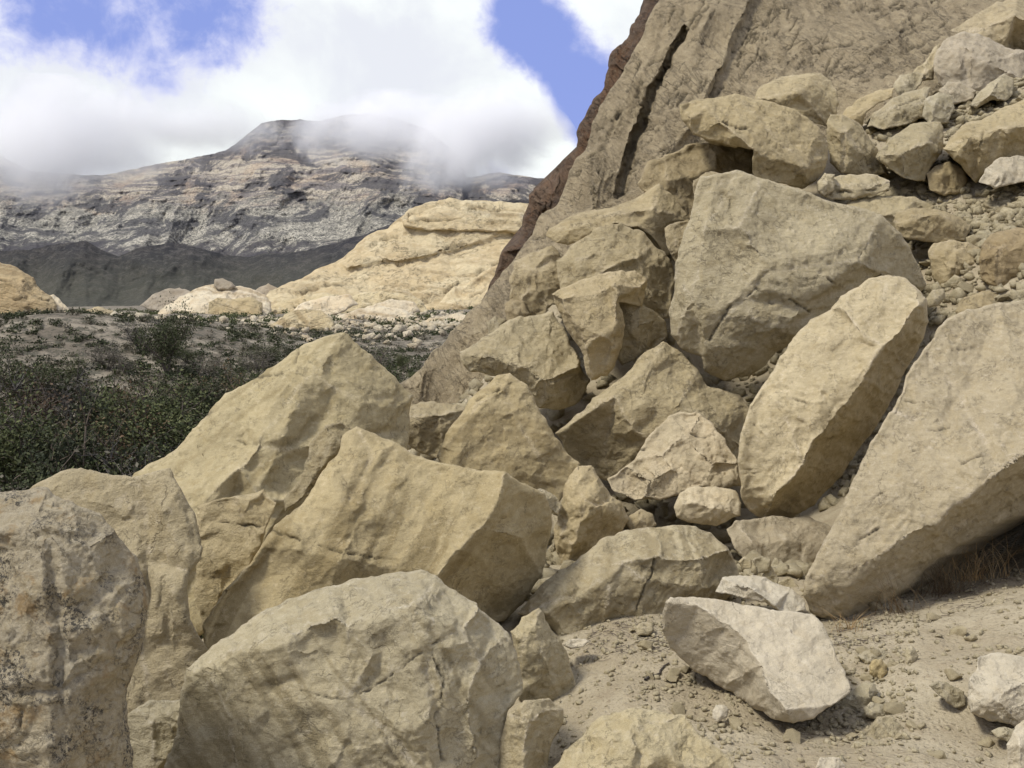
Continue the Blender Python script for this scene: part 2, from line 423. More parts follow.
    # orient towards the camera
    cN = np.cross(W[T[:, 1]] - W[T[:, 0]], W[T[:, 2]] - W[T[:, 0]])
    if (cN @ FW).sum() > 0: T = T[:, ::-1].copy()
    N = vnormals(W, T)
    q = W / u
    wq = np.column_stack([fbm(q / (size * .3 + 4), sd + 7, 3), fbm(q / (size * .3 + 4), sd + 8, 3), fbm(q / (size * .3 + 4), sd + 9, 3)]) * (size * .06 + 1)
    D = rough * size * 0.006 * fbm(q / (size * 0.45 + 4), sd, 4)
    for cs_, tl in ((size * .36 + 3, .02), (size * .15 + 3, .045)):
        bv, bd, br, b2 = cells((q + wq) / cs_, sd + 30)
        D = D + chip * tl * cs_ * (br * bv).sum(1) * 0.8
    D = D + rough * (0.60 * fbm(q / 8.0, sd + 3, 4, .62) + .30 * fbm(q / 3.2, sd + 13, 2, .6))
    # small spalls: shallow scoops with a sharp rim
    sp = fbm(q / (size * .16 + 5), sd + 77, 3, .5)
    D = D - chip * 0.8 * np.clip((sp - .22) * 14, 0, 1)
    for k_, (wl_, hh) in enumerate(((size * .30 + 6, .9 + size * .006), (size * .11 + 5, .7))):
        pn = fbm((q + wq * .6) / wl_, sd + 101 + k_ * 7, 4, .55) + .25 * fbm(q / 5.0, sd + 120, 2)
        for lv in (-.02, .30): D = D - chip * hh * np.clip((pn - lv) * 16, 0, 1) * .42
    band = np.zeros(len(X))
    if strata:
        ang, lam_, amp = strata[:3]; nd = RT * math.cos(R(ang)) + UP * math.sin(R(ang)) + FW * (strata[3] if len(strata) > 3 else 0.3)
        sc_ = (q @ nd) / lam_ + (.4 if saw else .9) * fbm(q / (lam_ * 6), sd + 44, 3)
        s3 = np.column_stack([sc_, fbm(q / (lam_ * 8), sd + 45, 2) * 1.2, np.zeros(len(X))])
        a1 = vnoise(s3, sd + 46); a2 = vnoise(s3 * [3.1, 2, 1], sd + 47)
        patch = np.clip(0.5 + 1.6 * fbm(q / (lam_ * 9), sd + 48, 3), 0, 1)
        st = np.clip((a1 - 0.1) * 2.2, 0, 1)
        if saw: st = 0.3 * st + 1.1 * (sc_ % 1.0) ** .8 + .45 * ((sc_ * 2.7 + 1.0 * vnoise(q / (lam_ * 3), sd + 52)) % 1.0)
        if saw:
            nd2 = RT * math.cos(R(saw[0])) + UP * math.sin(R(saw[0])) + FW * .3
            s2 = (q @ nd2) / (lam_ * 1.1) + 0.4 * fbm(q / (lam_ * 7), sd + 54, 3)
            st2 = 1.1 * (s2 % 1.0) ** .8 + .45 * ((s2 * 2.3 + 1.0 * vnoise(q / (lam_ * 3), sd + 55)) % 1.0)
            wv = np.clip((X[:, 0] - saw[1]) / (saw[2] - saw[1]), 0, 1); st = st * (1 - wv) + st2 * wv * .7
        D = D - amp * patch * (st + 0.35 * np.clip(a2 * 2, 0, 1))
        band = np.clip((vnoise(s3 * [1.3, .5, 1], sd + 49) + .5 * vnoise(s3 * [3.2, .5, 1], sd + 59) - 0.05) * 2.4, 0, 1) * np.clip(patch * 1.4 + .2, 0, 1)
    # chipped edges: ridges lose a little material here and there
    ch = np.clip(fbm(q / (size * .1 + 4), sd + 60, 3) * 2.4, 0, 1) * np.clip(1 - dk / (2 + size * .03), 0, 1)
    D = D - chip * ch * (0.6 + size * 0.012)
    D = D - crk * cdep
    fade = np.clip(dr / (2.5 * step), 0.25, 1)
    W = W + N * (D * u * fade)[:, None]
    eattr = edge * np.clip(1.2 - dk / 3.0, 0, 1) * np.clip(.45 + 1.3 * fbm(q / 12, sd + 70, 3), 0, 1)
    eattr = np.maximum(eattr, edge * 0.7 * np.clip(1.1 - dr / 2.8, 0, 1) * np.clip(.35 + 1.3 * fbm(q / 12, sd + 71, 3), 0, 1))
    # rear half
    th = (thick if thick is not None else 0.75 * size)
    cx, cy = Xw[ring].mean(0); zr = Z[ring]; zm = zr.max()
    n0 = len(W); Vs = [W]; Ts = [T]; prev = np.array(ring)
    base = n0
    for fr, shr in ((0.22, 0.985), (0.55, 0.93), (0.85, 0.74), (1.0, 0.38)):
        x = cx + back[0] * fr + (Xw[ring][:, 0] - cx) * shr; y = cy + back[1] * fr + (Xw[ring][:, 1] - cy) * shr
        z = zr * (1 - fr) + (zm) * fr + th * fr
        Pw = P(x, y, d0 * (1 + z / F))
        jj = fbm(Pw / u / (size * .3 + 3), sd + 81, 2)[:, None] * (size * .05 * u)
        if fr > .3: Pw = Pw + jj * UP + jj * RT
        Vs.append(Pw); cur = np.arange(base, base + nring); base += nring
        a = prev; b = np.roll(prev, -1); c = cur; d = np.roll(cur, -1)
        Ts.append(np.column_stack([a, b, c])); Ts.append(np.column_stack([b, d, c])); prev = cur
    Vs.append(Vs[-1].mean(0)[None]); cc = base
    Ts.append(np.column_stack([prev, np.roll(prev, -1), np.full(nring, cc)]))
    # consistent winding for the back
    A0 = Ts[1][0]; 
    e = (T == ring[0]) ; has = {(int(f[i]), int(f[(i + 1) % 3])) for f in T for i in range(3) if int(f[i]) == ring[0] or int(f[(i + 1) % 3]) == ring[0]}
    if (ring[0], ring[1]) in has: Ts = [T] + [x[:, ::-1] for x in Ts[1:]]
    V = np.vstack(Vs); TT = np.vstack(Ts)
    pad = lambda a: np.concatenate([a, np.zeros(len(V) - n0)])
    STAT['v'] += len(V)
    o = mesh_obj(name, V, TT, M[mat], parent, True, {'edge': pad(eattr), 'band': pad(band), 'crack': pad(np.clip(crk * 1.2, 0, 1))}, V.mean(0))
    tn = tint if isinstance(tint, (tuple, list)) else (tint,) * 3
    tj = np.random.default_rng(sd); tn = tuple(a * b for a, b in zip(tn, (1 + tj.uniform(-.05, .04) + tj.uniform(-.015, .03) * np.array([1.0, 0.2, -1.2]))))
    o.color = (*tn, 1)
    if not parent: tag(o, label, cat, group, kind)
    return o

# ------------------------------------------------------------------ the large boulders, front to back
B = 'boulder'
rock('boulder', 'weathered boulder with black lichen specks, cut by the left edge of the picture', B, 2.6,
     "-70,505,90 0,490,75 35,486,70 70,498,70 100,512,72 118,530,62 138,560,70 147,590,74 145,625,70 136,665,62 126,700,60 129,735,62 138,790,60 141,850,60 60,860,-10 -70,860,-10",
     ["-70,540,24 0,530,26 50,536,24 92,545,34 118,530", "-70,700,-10 60,690,0 115,655,30 145,625", "50,536 60,690 60,860", "92,545 115,655"],
     mat='lichen', rnd=12, rough=2.4, chip=1.5, thick=150, edge=.5, cracks=["10,665,3 22,690,3 20,730,3"])
rock('boulder', 'pale sloping slab behind the lichen-specked boulder, a dark slot on its right', B, 4.3,
     "20,500,60 38,482,62 60,472,66 80,469,66 110,474,60 137,474,54 170,468,50 198,520,30 203,560,18 190,572,14 186,590,6 192,620,4 206,648,14 198,690,8 182,720,2 160,790,-6 90,800,-10 60,650,0",
     ["150,560,24 190,572", "150,560 140,640,10 150,700,0 160,790", "150,560 137,474"], thick=60, rough=.8, chip=.7, tint=(1.03, 1.0, .95))
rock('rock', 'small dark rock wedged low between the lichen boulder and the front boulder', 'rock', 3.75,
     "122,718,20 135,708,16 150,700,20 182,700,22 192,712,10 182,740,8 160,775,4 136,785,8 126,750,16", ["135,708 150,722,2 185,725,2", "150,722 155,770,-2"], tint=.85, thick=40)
rock('boulder', 'yellowish wedge-shaped boulder with the highest crest of the left group', B, 6.3,
     "120,490,40 137,474,40 165,455,50 205,420,62 225,395,72 250,380,78 290,355,86 318,336,92 345,330,96 360,345,100 385,365,110 415,395,120 412,430,110 405,470,80 360,540,20 260,620,-40 190,640,-60 175,600,-50 160,540,-20",
     ["345,330 330,346,78 313,375,52 283,408,30 265,428,16 258,447,6 240,470,-8 205,500,-22 190,540,-38 175,600", "258,447 300,445,20 330,440,34", "330,440 412,430", "240,470 262,500,-14 290,500,0", "313,375 360,400,66 415,395"],
     mat='near', tint=(1.02, 1.0, .91), thick=120, rough=.9, chip=.8, strata=(-52, 9, .9), cracks=["240,383,2 262,376,2 285,372,2", "300,345,2 290,368,2", "237,440,2 250,444,2 262,440,2", "205,415,2 222,405,2"])
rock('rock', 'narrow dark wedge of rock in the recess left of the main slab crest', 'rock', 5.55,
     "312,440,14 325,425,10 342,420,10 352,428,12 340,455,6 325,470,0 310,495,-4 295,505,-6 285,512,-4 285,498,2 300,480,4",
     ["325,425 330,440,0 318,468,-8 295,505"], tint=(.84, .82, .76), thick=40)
rock('rock', 'flat cracked block below the wedge boulder crest, bordered by thin cracks', 'rock', 5.15,
     "198,505,16 230,497,20 262,490,22 275,502,12 268,525,6 262,548,0 250,565,-6 228,590,-10 205,640,-16 196,600,-10 196,550,0",
     ["230,497 262,548", ], tint=(1.02, .99, .92), thick=60, rough=.7, chip=.5, cracks=["205,520,2 235,524,2 262,526,2"])
rock('boulder', 'broad striped slab in the middle left, with a shaded flank facing right', B, 4.7,
     "338,452,60 342,436,74 355,425,84 375,432,84 400,447,78 440,462,64 475,470,54 503,473,40 520,482,60 545,492,92 552,510,110 548,540,120 540,575,120 522,604,118 505,622,110 470,640,60 430,660,0 300,700,-40 205,670,-60 203,625,-50 222,590,-36 240,575,-26 262,545,-10 275,525,4 300,505,18 315,485,34 328,465,48",
     ["503,473 499,495,22 484,528,8 458,553,-8 440,576,-18 430,660", "355,425 372,455,58 350,500,18", "484,528 520,540,60 540,575"],
     mat='near', tint=(1.05, 1.01, .90), thick=80, rough=.7, chip=.6, strata=(-31, 13, .9), cracks=["265,528,2 300,540,2 345,552,2", "345,552,1.5 400,562,1.5"])
rock('boulder', 'foremost boulder at the bottom with a pale upper rim and a diagonal crack', B, 3.35,
     "152,860,0 164,770,10 175,740,14 178,705,20 185,668,26 200,655,44 240,625,66 290,597,82 340,583,94 385,573,100 420,570,100 435,577,90 450,590,80 475,602,70 495,620,62 508,632,58 518,660,54 524,690,50 510,712,30 503,740,26 500,800,20 500,860,20",
     ["185,668 205,664,12 240,648,8 290,632,2 335,619,0 350,628,-4 385,606,2 418,602,4 432,620,-2 436,640,-8 425,672,-12 440,720,-18 436,860,-24", "418,602 435,577", "436,640 462,628,10 478,606,40", "462,628 480,660,8 470,700,-6 478,760,-8", "480,660 508,632", "350,628 345,700,-14 385,730,-20 436,790,-24", "205,664 230,720,-6 250,860,-20", "350,628 372,655,-14 345,700"],
     mat='near', thick=150, rough=1.1, chip=1.0, strata=(33, 14, .9), cracks=["352,698,2 385,680,2 415,656,2.4 438,642,3", "432,655,1.6 445,680,1.8 436,720,1.6 445,760,1.6", "300,690,1.4 325,697,1.4 350,700,1.4"])
rock('rock', 'rounded rock closing the right end of the foremost boulder at the bottom edge', 'rock', 3.35,
     "498,860,20 499,740,22 508,715,18 524,700,16 548,698,26 563,708,34 563,722,36 552,742,32 545,790,28 545,860,20", ["508,715 528,722,2 540,712,14 563,708", "528,722 522,790,-4 520,860,-8"], mat='near', thick=60)
rock('rock', 'small triangular rock with pale edges beside the foremost boulder', 'rock', 4.15,
     "510,633,10 522,618,20 538,609,26 548,624,30 567,650,38 576,685,40 562,704,26 535,712,10 520,700,6 518,665,6",
     ["538,609 534,628,8 545,660,4 562,704", "534,628 522,640,0 520,700"], mat='near', tint=(1.03, 1, .93), thick=60)
rock('boulder', 'low arched boulder in the centre foreground with dark stained front', B, 5.0,
     "518,612,14 545,580,34 575,560,52 600,540,70 625,529,84 660,526,92 695,525,96 715,538,92 735,560,86 741,575,70 735,592,56 715,605,50 690,612,40 664,622,26 662,634,20 640,634,16 615,634,12 580,642,6 562,640,2 545,622,2",
     ["518,612 543,606,2 578,594,0 613,574,6 622,563,14 653,557,18 700,559,30 733,549,60", "613,574 608,600,2 600,636,10", "622,563 645,580,12 640,634", "575,560 622,563", "700,559 705,585,30 715,605"],
     mat='near', thick=110, rough=1.0, chip=1.0, strata=(-48, 9, .7), cracks=["655,560,2 650,580,2 636,610,2"])
rock('boulder', 'clean pale wedge of rock lying on the sand at the lower right', B, 3.72,
     "665,603,66 668,597,68 700,598,72 735,600,78 770,612,70 812,614,76 825,625,64 838,655,32 850,680,6 851,692,-7 832,703,-24 812,716,-30 795,724,-26 770,720,0 745,702,66 720,688,88 695,672,100 672,650,98 664,630,84",
     ["668,597 700,606,61 728,624,46 748,640,32 760,665,5 770,693,-25 786,708,-39 800,707,-35 832,703", "786,708 795,724"],
     mat='white', thick=80, rough=.55, chip=.5, lap=0, facet=.12)
rock('rock', 'small pale rock perched behind the clean pale wedge', 'rock', 4.85,
     "715,592,16 722,578,30 738,574,42 765,578,42 790,588,34 804,599,26 806,612,14 780,612,4 765,603,4 745,598,8", ["722,578 738,584,12 755,590,2 774,606,-4 780,612"], mat='white', thick=40, rough=.7)
rock('boulder', 'huge tilted slab leaning in from the right edge over the dry grass', B, 4.9,
     "1110,290,230 1040,296,210 1000,303,196 965,310,180 940,325,160 925,345,140 910,375,112 890,410,86 870,445,62 855,475,44 840,510,26 820,545,10 806,575,0 803,592,4 812,612,14 825,620,20 850,618,28 880,605,38 905,590,48 930,565,60 960,545,72 1000,525,90 1040,507,110 1110,490,150",
     ["806,575 822,583,-4 850,572,-8 880,556,-8 905,540,-6 940,519,-4 962,500,-2 1000,472,2 1040,450,6 1100,425,12", "812,612 838,600,6 880,578,14 930,548,26 975,515,44", "822,583 838,600", "925,345 960,400,98 1000,472", "890,410 940,420,70"],
     mat='near', tint=(.99, .97, .98), thick=300, back=(60, 0), rough=1.5, chip=1.3, facet=.6, cracks=["860,540,2 880,528,2", "905,400,1.6 925,402,1.6", "960,465,1.8 985,452,1.8", "900,455,1.6 918,450,1.6", "930,430,1.6 950,428,1.6", "870,500,1.6 884,492,1.6", "950,350,1.6 975,348,1.6"])
rock('boulder', 'long leaning slab with a pale face, a black gap under its right side', B, 6.7,
     "742,430,18 748,402,34 765,380,52 775,360,62 788,345,70 810,320,82 830,310,86 850,293,92 870,280,96 890,275,98 905,278,92 915,288,80 927,300,74 931,320,90 922,345,104 908,370,110 895,398,112 880,422,112 860,445,110 840,475,100 815,505,84 790,518,60 765,521,36 750,512,22 740,495,18 738,460,14",
     ["915,288 920,304,40 905,325,30 885,345,22 872,362,16 865,380,10 845,405,4 830,425,0 815,440,-4 805,465,-6 790,482,-8 775,497,-6 765,521", "885,345 860,330,40 845,310,62", "890,275 885,300,66 905,325", "775,400,26 805,465"],
     mat='near', tint=(1.12, 1.1, 1.08), thick=50, rough=.9, chip=.9, cracks=["788,396,2 800,400,2 812,404,2", "805,440,1.6 820,444,1.6 835,438,1.6"])
rock('boulder', 'largest rounded boulder high in the centre of the pile, split by a stepped crack', B, 8.6,
     "690,215,44 697,178,50 715,174,44 735,170,50 760,176,52 790,186,54 820,196,60 850,203,66 880,215,74 900,232,84 915,255,98 927,285,110 918,294,112 905,285,96 885,272,60 850,293,42 830,310,36 815,328,30 800,340,34 780,352,40 765,366,44 748,378,44 724,380,34 704,370,30 700,358,24 680,350,30 668,335,36 668,315,36 672,290,30 672,265,30 680,240,36",
     ["735,170 706,228,14 696,262,6 690,300,0 700,358", "760,176 740,230,8 706,228", "740,230 770,270,-8 745,300,-8 722,318,-4 706,345,4", "770,270 860,262,20 905,285", "860,262 880,215", "745,300 775,300,0 800,306,4 885,272", "745,300 750,316,-10 790,326,0 830,310", "722,318 750,316 742,350,4 724,380", "690,300 672,265", "690,300 676,330,18 680,350", "790,326 760,350,16 724,380"],
     mat='mid', thick=150, rough=1.1, chip=.9, facet=.7, cracks=["812,312,2.2 790,300,2.2 775,304,2 757,288,2.6 748,298,2.6 735,302,2 722,318,2.4 708,340,2", "733,188,1.5 730,212,1.5 732,222,1.5", "826,278,1.5 836,284,1.5"])
rock('boulder', 'rough pale rock with flaking layers in front of the leaning slab', B, 7.2,
     "606,480,10 625,465,18 634,458,26 645,440,40 665,420,58 681,411,66 700,413,62 712,425,54 725,440,40 738,460,26 740,486,18 720,488,8 700,486,6 680,495,2 660,501,0 635,501,2 615,492,4",
     ["634,458 660,455,18 672,470,4 700,486", "660,455 678,440,26 690,438,28 700,413", "690,438 712,462,8 700,486", "672,470 650,480,-4 642,501,-4", "625,465 650,480", "712,462 738,460"],
     mat='grey', tint=(1.12, 1.1, 1.04), thick=70, rough=1.1, chip=1.5, lap=1, cracks=["685,430,2 700,436,2 715,434,2", "700,455,2 715,462,2 728,460,2", "640,450,1.5 660,446,1.5"])
rock('rock', 'small pale block under the rough flaking rock, left foot of the leaning slab', 'rock', 6.7,
     "673,508,8 680,495,16 688,487,26 712,486,34 735,490,34 742,503,24 740,517,16 716,526,8 690,523,6 677,517,6", ["673,508 690,502,0 715,508,-2 742,503", "690,502 688,487", "715,508 716,526"], mat='grey', tint=(1.14, 1.12, 1.05), thick=36)
rock('boulder', 'upright knobbly rock in the gap right of the shaded slab flank', B, 6.3,
     "553,530,16 560,500,20 570,475,24 578,463,26 592,465,26 600,478,26 612,495,32 622,505,38 628,520,40 622,533,36 600,545,26 582,562,20 563,572,14 556,555,14",
     ["578,463 576,486,8 586,500,-4 600,505,2 612,495", "576,486 565,510,4 560,534,0 575,545,-6 563,572", "586,500 580,525,-8 575,545", "600,505 600,545"],
     mat='near', tint=(1.02, .98, .9), thick=60, chip=1.3)
rock('rock', 'small bright chip of rock at the right shoulder of the striped slab', 'rock', 6.2,
     "534,492,10 541,488,12 556,496,14 563,506,14 556,514,8 545,506,4", ["541,488 545,499,2 556,514"], tint=1.12, thick=16)
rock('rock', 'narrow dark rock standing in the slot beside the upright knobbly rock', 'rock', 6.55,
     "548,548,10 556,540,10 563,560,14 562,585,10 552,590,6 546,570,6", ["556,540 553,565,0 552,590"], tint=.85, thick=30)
rock('rock', 'small brown rock peeping from the dark hole above the arched boulder', 'rock', 6.6,
     "624,522,10 632,513,14 641,508,18 652,514,20 657,525,16 650,532,6 630,532,4", ["641,508 640,520,2 650,532"], tint=(.9, .86, .8), thick=20)
rock('boulder', 'smooth dull slab tucked under the leaning slab, half buried in rubble', B, 6.35,
     "727,530,26 735,520,34 770,516,52 810,517,66 832,524,70 835,545,50 820,575,30 806,598,16 790,592,12 770,578,6 750,566,4 735,550,10",
     ["735,520 752,545,10 790,592", "770,516 785,540,22 820,575"], mat='grey', tint=(.92, .9, .86), thick=60, rough=.6, chip=.4)
rock('boulder', 'flat-topped boulder cut by the bottom edge beside the sandy path', B, 3.2,
     "538,860,10 552,770,24 565,750,36 582,733,50 600,716,60 625,708,66 652,709,66 680,715,58 697,730,46 720,745,34 738,765,24 745,860,6",
     ["582,733 612,738,20 650,726,34 680,715", "612,738 600,770,6 590,850,2", "650,726 675,762,12 690,860,0"], mat='near', thick=90, tint=(1.03, 1, .92), rough=1.2, chip=1.2)
rock('boulder', 'whitish angular rock at the right edge near the bottom', B, 3.55,
     "966,698,14 968,680,22 976,668,36 978,657,46 996,653,56 1040,661,52 1100,668,40 1100,760,10 1040,742,6 1010,727,4 990,721,6 970,712,8",
     ["966,698 978,692,6 992,700,-4 1005,690,0 1025,682,6 1060,680,8", "968,680 978,692", "992,700 1010,727"], mat='white', thick=60, rough=.8)
rock('rock', 'pale rock cut off by the bottom right corner of the picture', 'rock', 3.1,
     "1003,860,6 1006,745,16 1014,728,26 1030,715,34 1080,710,36 1080,860,6", ["1014,728 1022,745,4 1018,860,-4"], mat='white', thick=60)

# ------------------------------------------------------------------ middle of the pile
rock('boulder', 'pointed triangular boulder standing left of centre', B, 7.1,
     "434,455,6 450,430,16 470,400,32 485,383,42 495,375,48 511,373,50 525,385,46 540,410,40 555,435,36 570,455,34 579,463,34 577,480,26 562,495,18 545,520,6 520,520,-6 490,500,-10 455,480,-8 440,470,0",
     ["511,373 505,392,30 480,402,22 460,430,6 434,455", "505,392 530,440,16 562,495"], mat='near', tint=(.98, .94, .84), thick=90, rough=1.0, chip=.6, strata=(84, 13, .8), cracks=["475,400,2 490,392,2 500,388,2"])
rock('rock', 'block with a pale top and dark front, left of the pointed triangular boulder', 'rock', 8.3,
     "396,413,20 405,406,34 430,401,44 458,404,46 470,410,44 465,440,20 445,462,10 418,452,10 400,441,12", ["396,413 420,417,2 440,414,8 455,410,20 458,404", "440,414 445,462"], thick=60, tint=(.95, .92, .86))
rock('boulder', 'broad boulder in the middle with a dark overhang on its lower left', B, 8.2,
     "556,434,30 565,424,32 575,414,30 600,396,32 625,370,50 645,352,64 665,343,72 680,350,70 697,370,66 707,385,66 740,394,80 750,410,74 748,450,50 744,480,30 700,490,30 640,500,40 605,480,44 578,466,44 565,450,38",
     ["575,414 600,404,6 613,397,0 622,412,-6 632,430,-8 648,442,-6 665,440,-4 682,405,8 697,370", "665,440 700,450,4 744,480", "682,405 720,425,24 748,450", "556,434 600,404", "613,397 606,440,30 605,480", "613,397 640,370,30 665,343", "648,442 640,500"],
     mat='mid', tint=(1.0, .97, .9), thick=110, rough=.9, chip=.8)
rock('boulder', 'boulder with a smooth pale top and undercut front, below the cliff foot', B, 9.5,
     "460,352,14 480,342,28 500,325,48 530,314,62 552,311,70 562,325,60 575,350,44 583,372,34 590,382,34 580,402,30 560,410,24 540,408,18 522,388,20 500,377,18 470,372,10 462,365,8",
     ["460,352 488,356,4 520,368,-2 545,379,-4 585,366,10", "545,379 540,408"], mat='mid', tint=(1.02, .98, .9), thick=90)
rock('boulder', 'broken block standing on end with a bright face and stepped dark side', B, 9.0,
     "552,294,18 560,289,24 575,282,32 605,272,44 635,270,52 645,279,58 645,296,50 640,308,44 620,304,22 624,325,20 622,343,18 615,366,14 608,376,14 592,379,12 584,366,14 578,345,18 568,330,22 558,310,24",
     ["552,294 562,300,4 575,325,0 585,350,-2 592,379", "605,272 614,284,10 618,297,4 620,304", "614,284 640,287,30 645,279", "614,284 616,325,-2 616,345,2 608,376", "583,345,2 600,333,-8 616,345", "562,300 605,290,14", "640,287 640,308"],
     mat='mid', tint=(1.08, 1.04, .97), thick=70, lap=1)
rock('rock', 'dark lumpy rock backing the broken upright block', 'rock', 9.35,
     "616,300,10 630,302,8 640,303,8 655,312,12 665,322,18 668,338,18 655,350,10 640,356,6 622,366,8 612,350,8", ["640,303 638,325,-4 640,356", "638,325 665,322"], tint=(.92, .88, .8), thick=60)
rock('boulder', 'rounded boulder resting against the largest boulder, up the slope', B, 10.3,
     "556,262,20 565,255,26 575,243,34 600,226,44 620,223,50 640,231,50 655,245,48 670,258,46 676,282,40 668,318,28 645,320,10 635,285,4 618,272,6 596,277,6 580,286,4 562,294,10 556,278,16",
     ["600,226 606,250,18 596,277", "655,245 640,256,14 618,262,4 596,277", "640,256 655,300,14 668,318", "606,250 575,262,10"], mat='mid', tint=(.96, .92, .84), thick=110)
rock('boulder', 'brownish boulder at the left of the upper pile, against the cliff foot', B, 11.0,
     "509,282,16 514,262,26 530,254,34 552,246,44 562,256,38 575,270,30 578,288,16 566,300,8 548,306,4 544,322,6 522,325,8 511,316,10",
     ["514,262 535,270,8 548,306", "535,270 562,256", "535,270 522,300,4 522,325"], mat='mid', tint=(.92, .87, .79), thick=90)
rock('rock', 'small dark rock at the foot of the brownish boulder', 'rock', 10.9,
     "504,303,8 512,299,12 524,302,10 530,314,8 522,325,4 510,328,4 505,318,6", ["512,299 516,312,0 510,328"], tint=(.82, .76, .68), thick=30)
rock('rock', 'small broken stone on the cliff slope above the undercut boulder', 'rock', 11.2,
     "486,322,8 495,316,12 506,320,12 508,332,8 498,340,4 488,334,4", ["495,316 498,328,0 498,340"], tint=.92, thick=24)
rock('boulder', 'long boulder with a flat lit top under the cantilevered slab', B, 11.3,
     "546,236,14 549,229,20 562,220,30 580,213,40 610,207,50 635,198,60 660,185,66 674,197,62 690,218,54 692,237,44 676,252,34 664,256,26 655,240,14 640,227,4 615,224,0 600,232,-2 580,244,0 558,244,6",
     ["549,229 575,225,4 600,215,10 635,210,14 655,208,16 660,185", "655,208 690,218", "600,215 600,232"], mat='mid', tint=(.98, .94, .86), thick=80)
rock('rock', 'small rock jammed beneath the long flat boulder, touching the largest boulder', 'rock', 10.4,
     "664,228,10 675,222,14 690,220,16 696,232,14 690,260,10 678,265,4 668,250,4", ["675,222 676,245,0 678,265"], tint=(.95, .9, .82), thick=40)
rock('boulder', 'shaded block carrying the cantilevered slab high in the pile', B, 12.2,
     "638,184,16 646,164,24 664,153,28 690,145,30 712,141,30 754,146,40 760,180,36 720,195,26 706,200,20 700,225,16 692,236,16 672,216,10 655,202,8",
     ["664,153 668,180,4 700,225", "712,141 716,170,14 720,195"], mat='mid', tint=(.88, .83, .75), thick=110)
rock('boulder', 'thin block standing behind the triangular corner of the largest boulder', B, 11.0,
     "693,180,10 706,172,14 722,173,16 735,172,18 734,190,14 706,230,6 694,214,6", ["722,173 716,195,2 706,230"], tint=(.95, .9, .82), thick=50)
rock('boulder', 'big cantilevered slab jutting left, one of the highest in the pile', B, 11.3,
     "679,105,22 690,101,34 712,97,50 735,93,62 755,98,66 785,105,70 805,116,74 820,127,80 829,142,84 829,158,76 822,174,64 806,190,50 788,185,24 770,181,14 755,180,6 754,152,-6 735,148,8 710,142,16 694,134,18 682,120,20",
     ["690,101 708,108,18 722,122,2 738,138,-6 754,152", "829,142 805,168,20 788,185", "708,108 690,118,10 694,134", "735,93 770,130,22 805,168"],
     mat='mid', tint=(1.02, .98, .89), thick=70, cracks=["720,120,1.5 735,126,1.5 750,128,1.5"])
rock('boulder', 'angular boulder behind the cantilevered slab at the foot of the cliff', B, 13.0,
     "751,100,20 760,86,34 785,75,50 820,73,58 832,80,56 839,95,44 838,112,30 829,128,18 800,118,8 775,103,8", ["751,100 775,94,10 800,90,2 810,82,22 832,80", "800,90 829,128"], mat='mid', tint=(1.02, .97, .87), thick=90)
# upper right of the pile
rock('boulder', 'bluish grey boulder near the top right of the rubble slope', B, 15.5,
     "934,64,10 938,50,16 946,38,26 965,30,34 990,37,38 1005,47,42 1030,52,44 1060,60,50 1060,105,20 1020,102,10 985,98,4 965,92,0 945,90,2 936,82,6",
     ["946,38 966,46,6 990,60,2 1020,80,8 1060,90,20", "966,46 965,92", "990,60 1030,52"], mat='grey', tint=(1.02, 1.03, 1.08), thick=90)
rock('boulder', 'large broken slab with a dark overhang cut by the top right corner', B, 17.0,
     "950,30,20 970,18,40 990,5,60 1020,-6,70 1080,-12,70 1080,70,20 1040,60,14 1005,50,10 980,38,6", ["950,30 985,28,14 1014,16,4 1040,24,6 1080,30,6", "1014,16 1012,48,40"], mat='mid', tint=(.95, .93, .92), thick=100)
rock('rock', 'flat-topped pale slab low against the cliff, left edge of the rubble slope', 'rock', 14.6,
     "836,120,10 845,110,20 857,99,32 880,90,42 895,88,44 893,97,34 876,104,20 866,113,10 862,126,8 850,130,4", ["836,120 858,112,6 876,104"], tint=(1.06, 1.02, .93), thick=40)
rock('rock', 'thin layered slab leaning on the rubble below the cliff', 'rock', 14.2,
     "866,127,6 874,112,14 898,95,30 925,86,40 932,88,38 926,100,20 926,118,10 905,124,4 884,130,0", ["874,112 900,106,8 926,100"], tint=1.0, thick=40, cracks=["880,114,1.6 900,104,1.6 920,97,1.6"])
rock('rock', 'squarish block beside the layered slab on the rubble slope', 'rock', 13.9,
     "924,99,14 938,92,22 952,96,24 956,108,18 948,124,8 930,126,4 922,116,6", ["924,99 936,104,4 956,108", "936,104 930,126"], tint=1.03, thick=30)
rock('rock', 'knobbly little rock touching the cliff left of the bluish boulder', 'rock', 15.8,
     "893,88,8 900,76,14 914,71,20 925,74,20 921,84,10 912,92,4 900,98,2", ["900,76 906,84,4 900,98"], tint=.98, thick=24)
rock('rock', 'pale sloping shard between the cliff and the bluish boulder', 'rock', 16.2,
     "914,72,8 925,62,16 934,46,26 940,44,26 936,62,14 934,80,8 922,82,2", ["925,62 928,74,4 922,82"], tint=1.08, thick=24)
rock('rock', 'tilted pointed stone with a dark underside in front of the bluish boulder', 'rock', 14.2,
     "968,106,10 978,94,16 990,82,24 1004,73,30 1013,78,30 1014,94,16 1006,101,10 990,101,8 976,108,8", ["968,106 990,96,-2 1006,101", "1004,73 996,84,8 990,96"], tint=1.04, thick=30)
rock('rock', 'low grey lump resting right under the bluish boulder', 'rock', 14.8,
     "938,90,8 948,82,14 962,82,16 976,90,14 974,100,6 955,104,2 942,100,4", ["948,82 955,92,2 955,104"], tint=.95, mat='grey', thick=24)
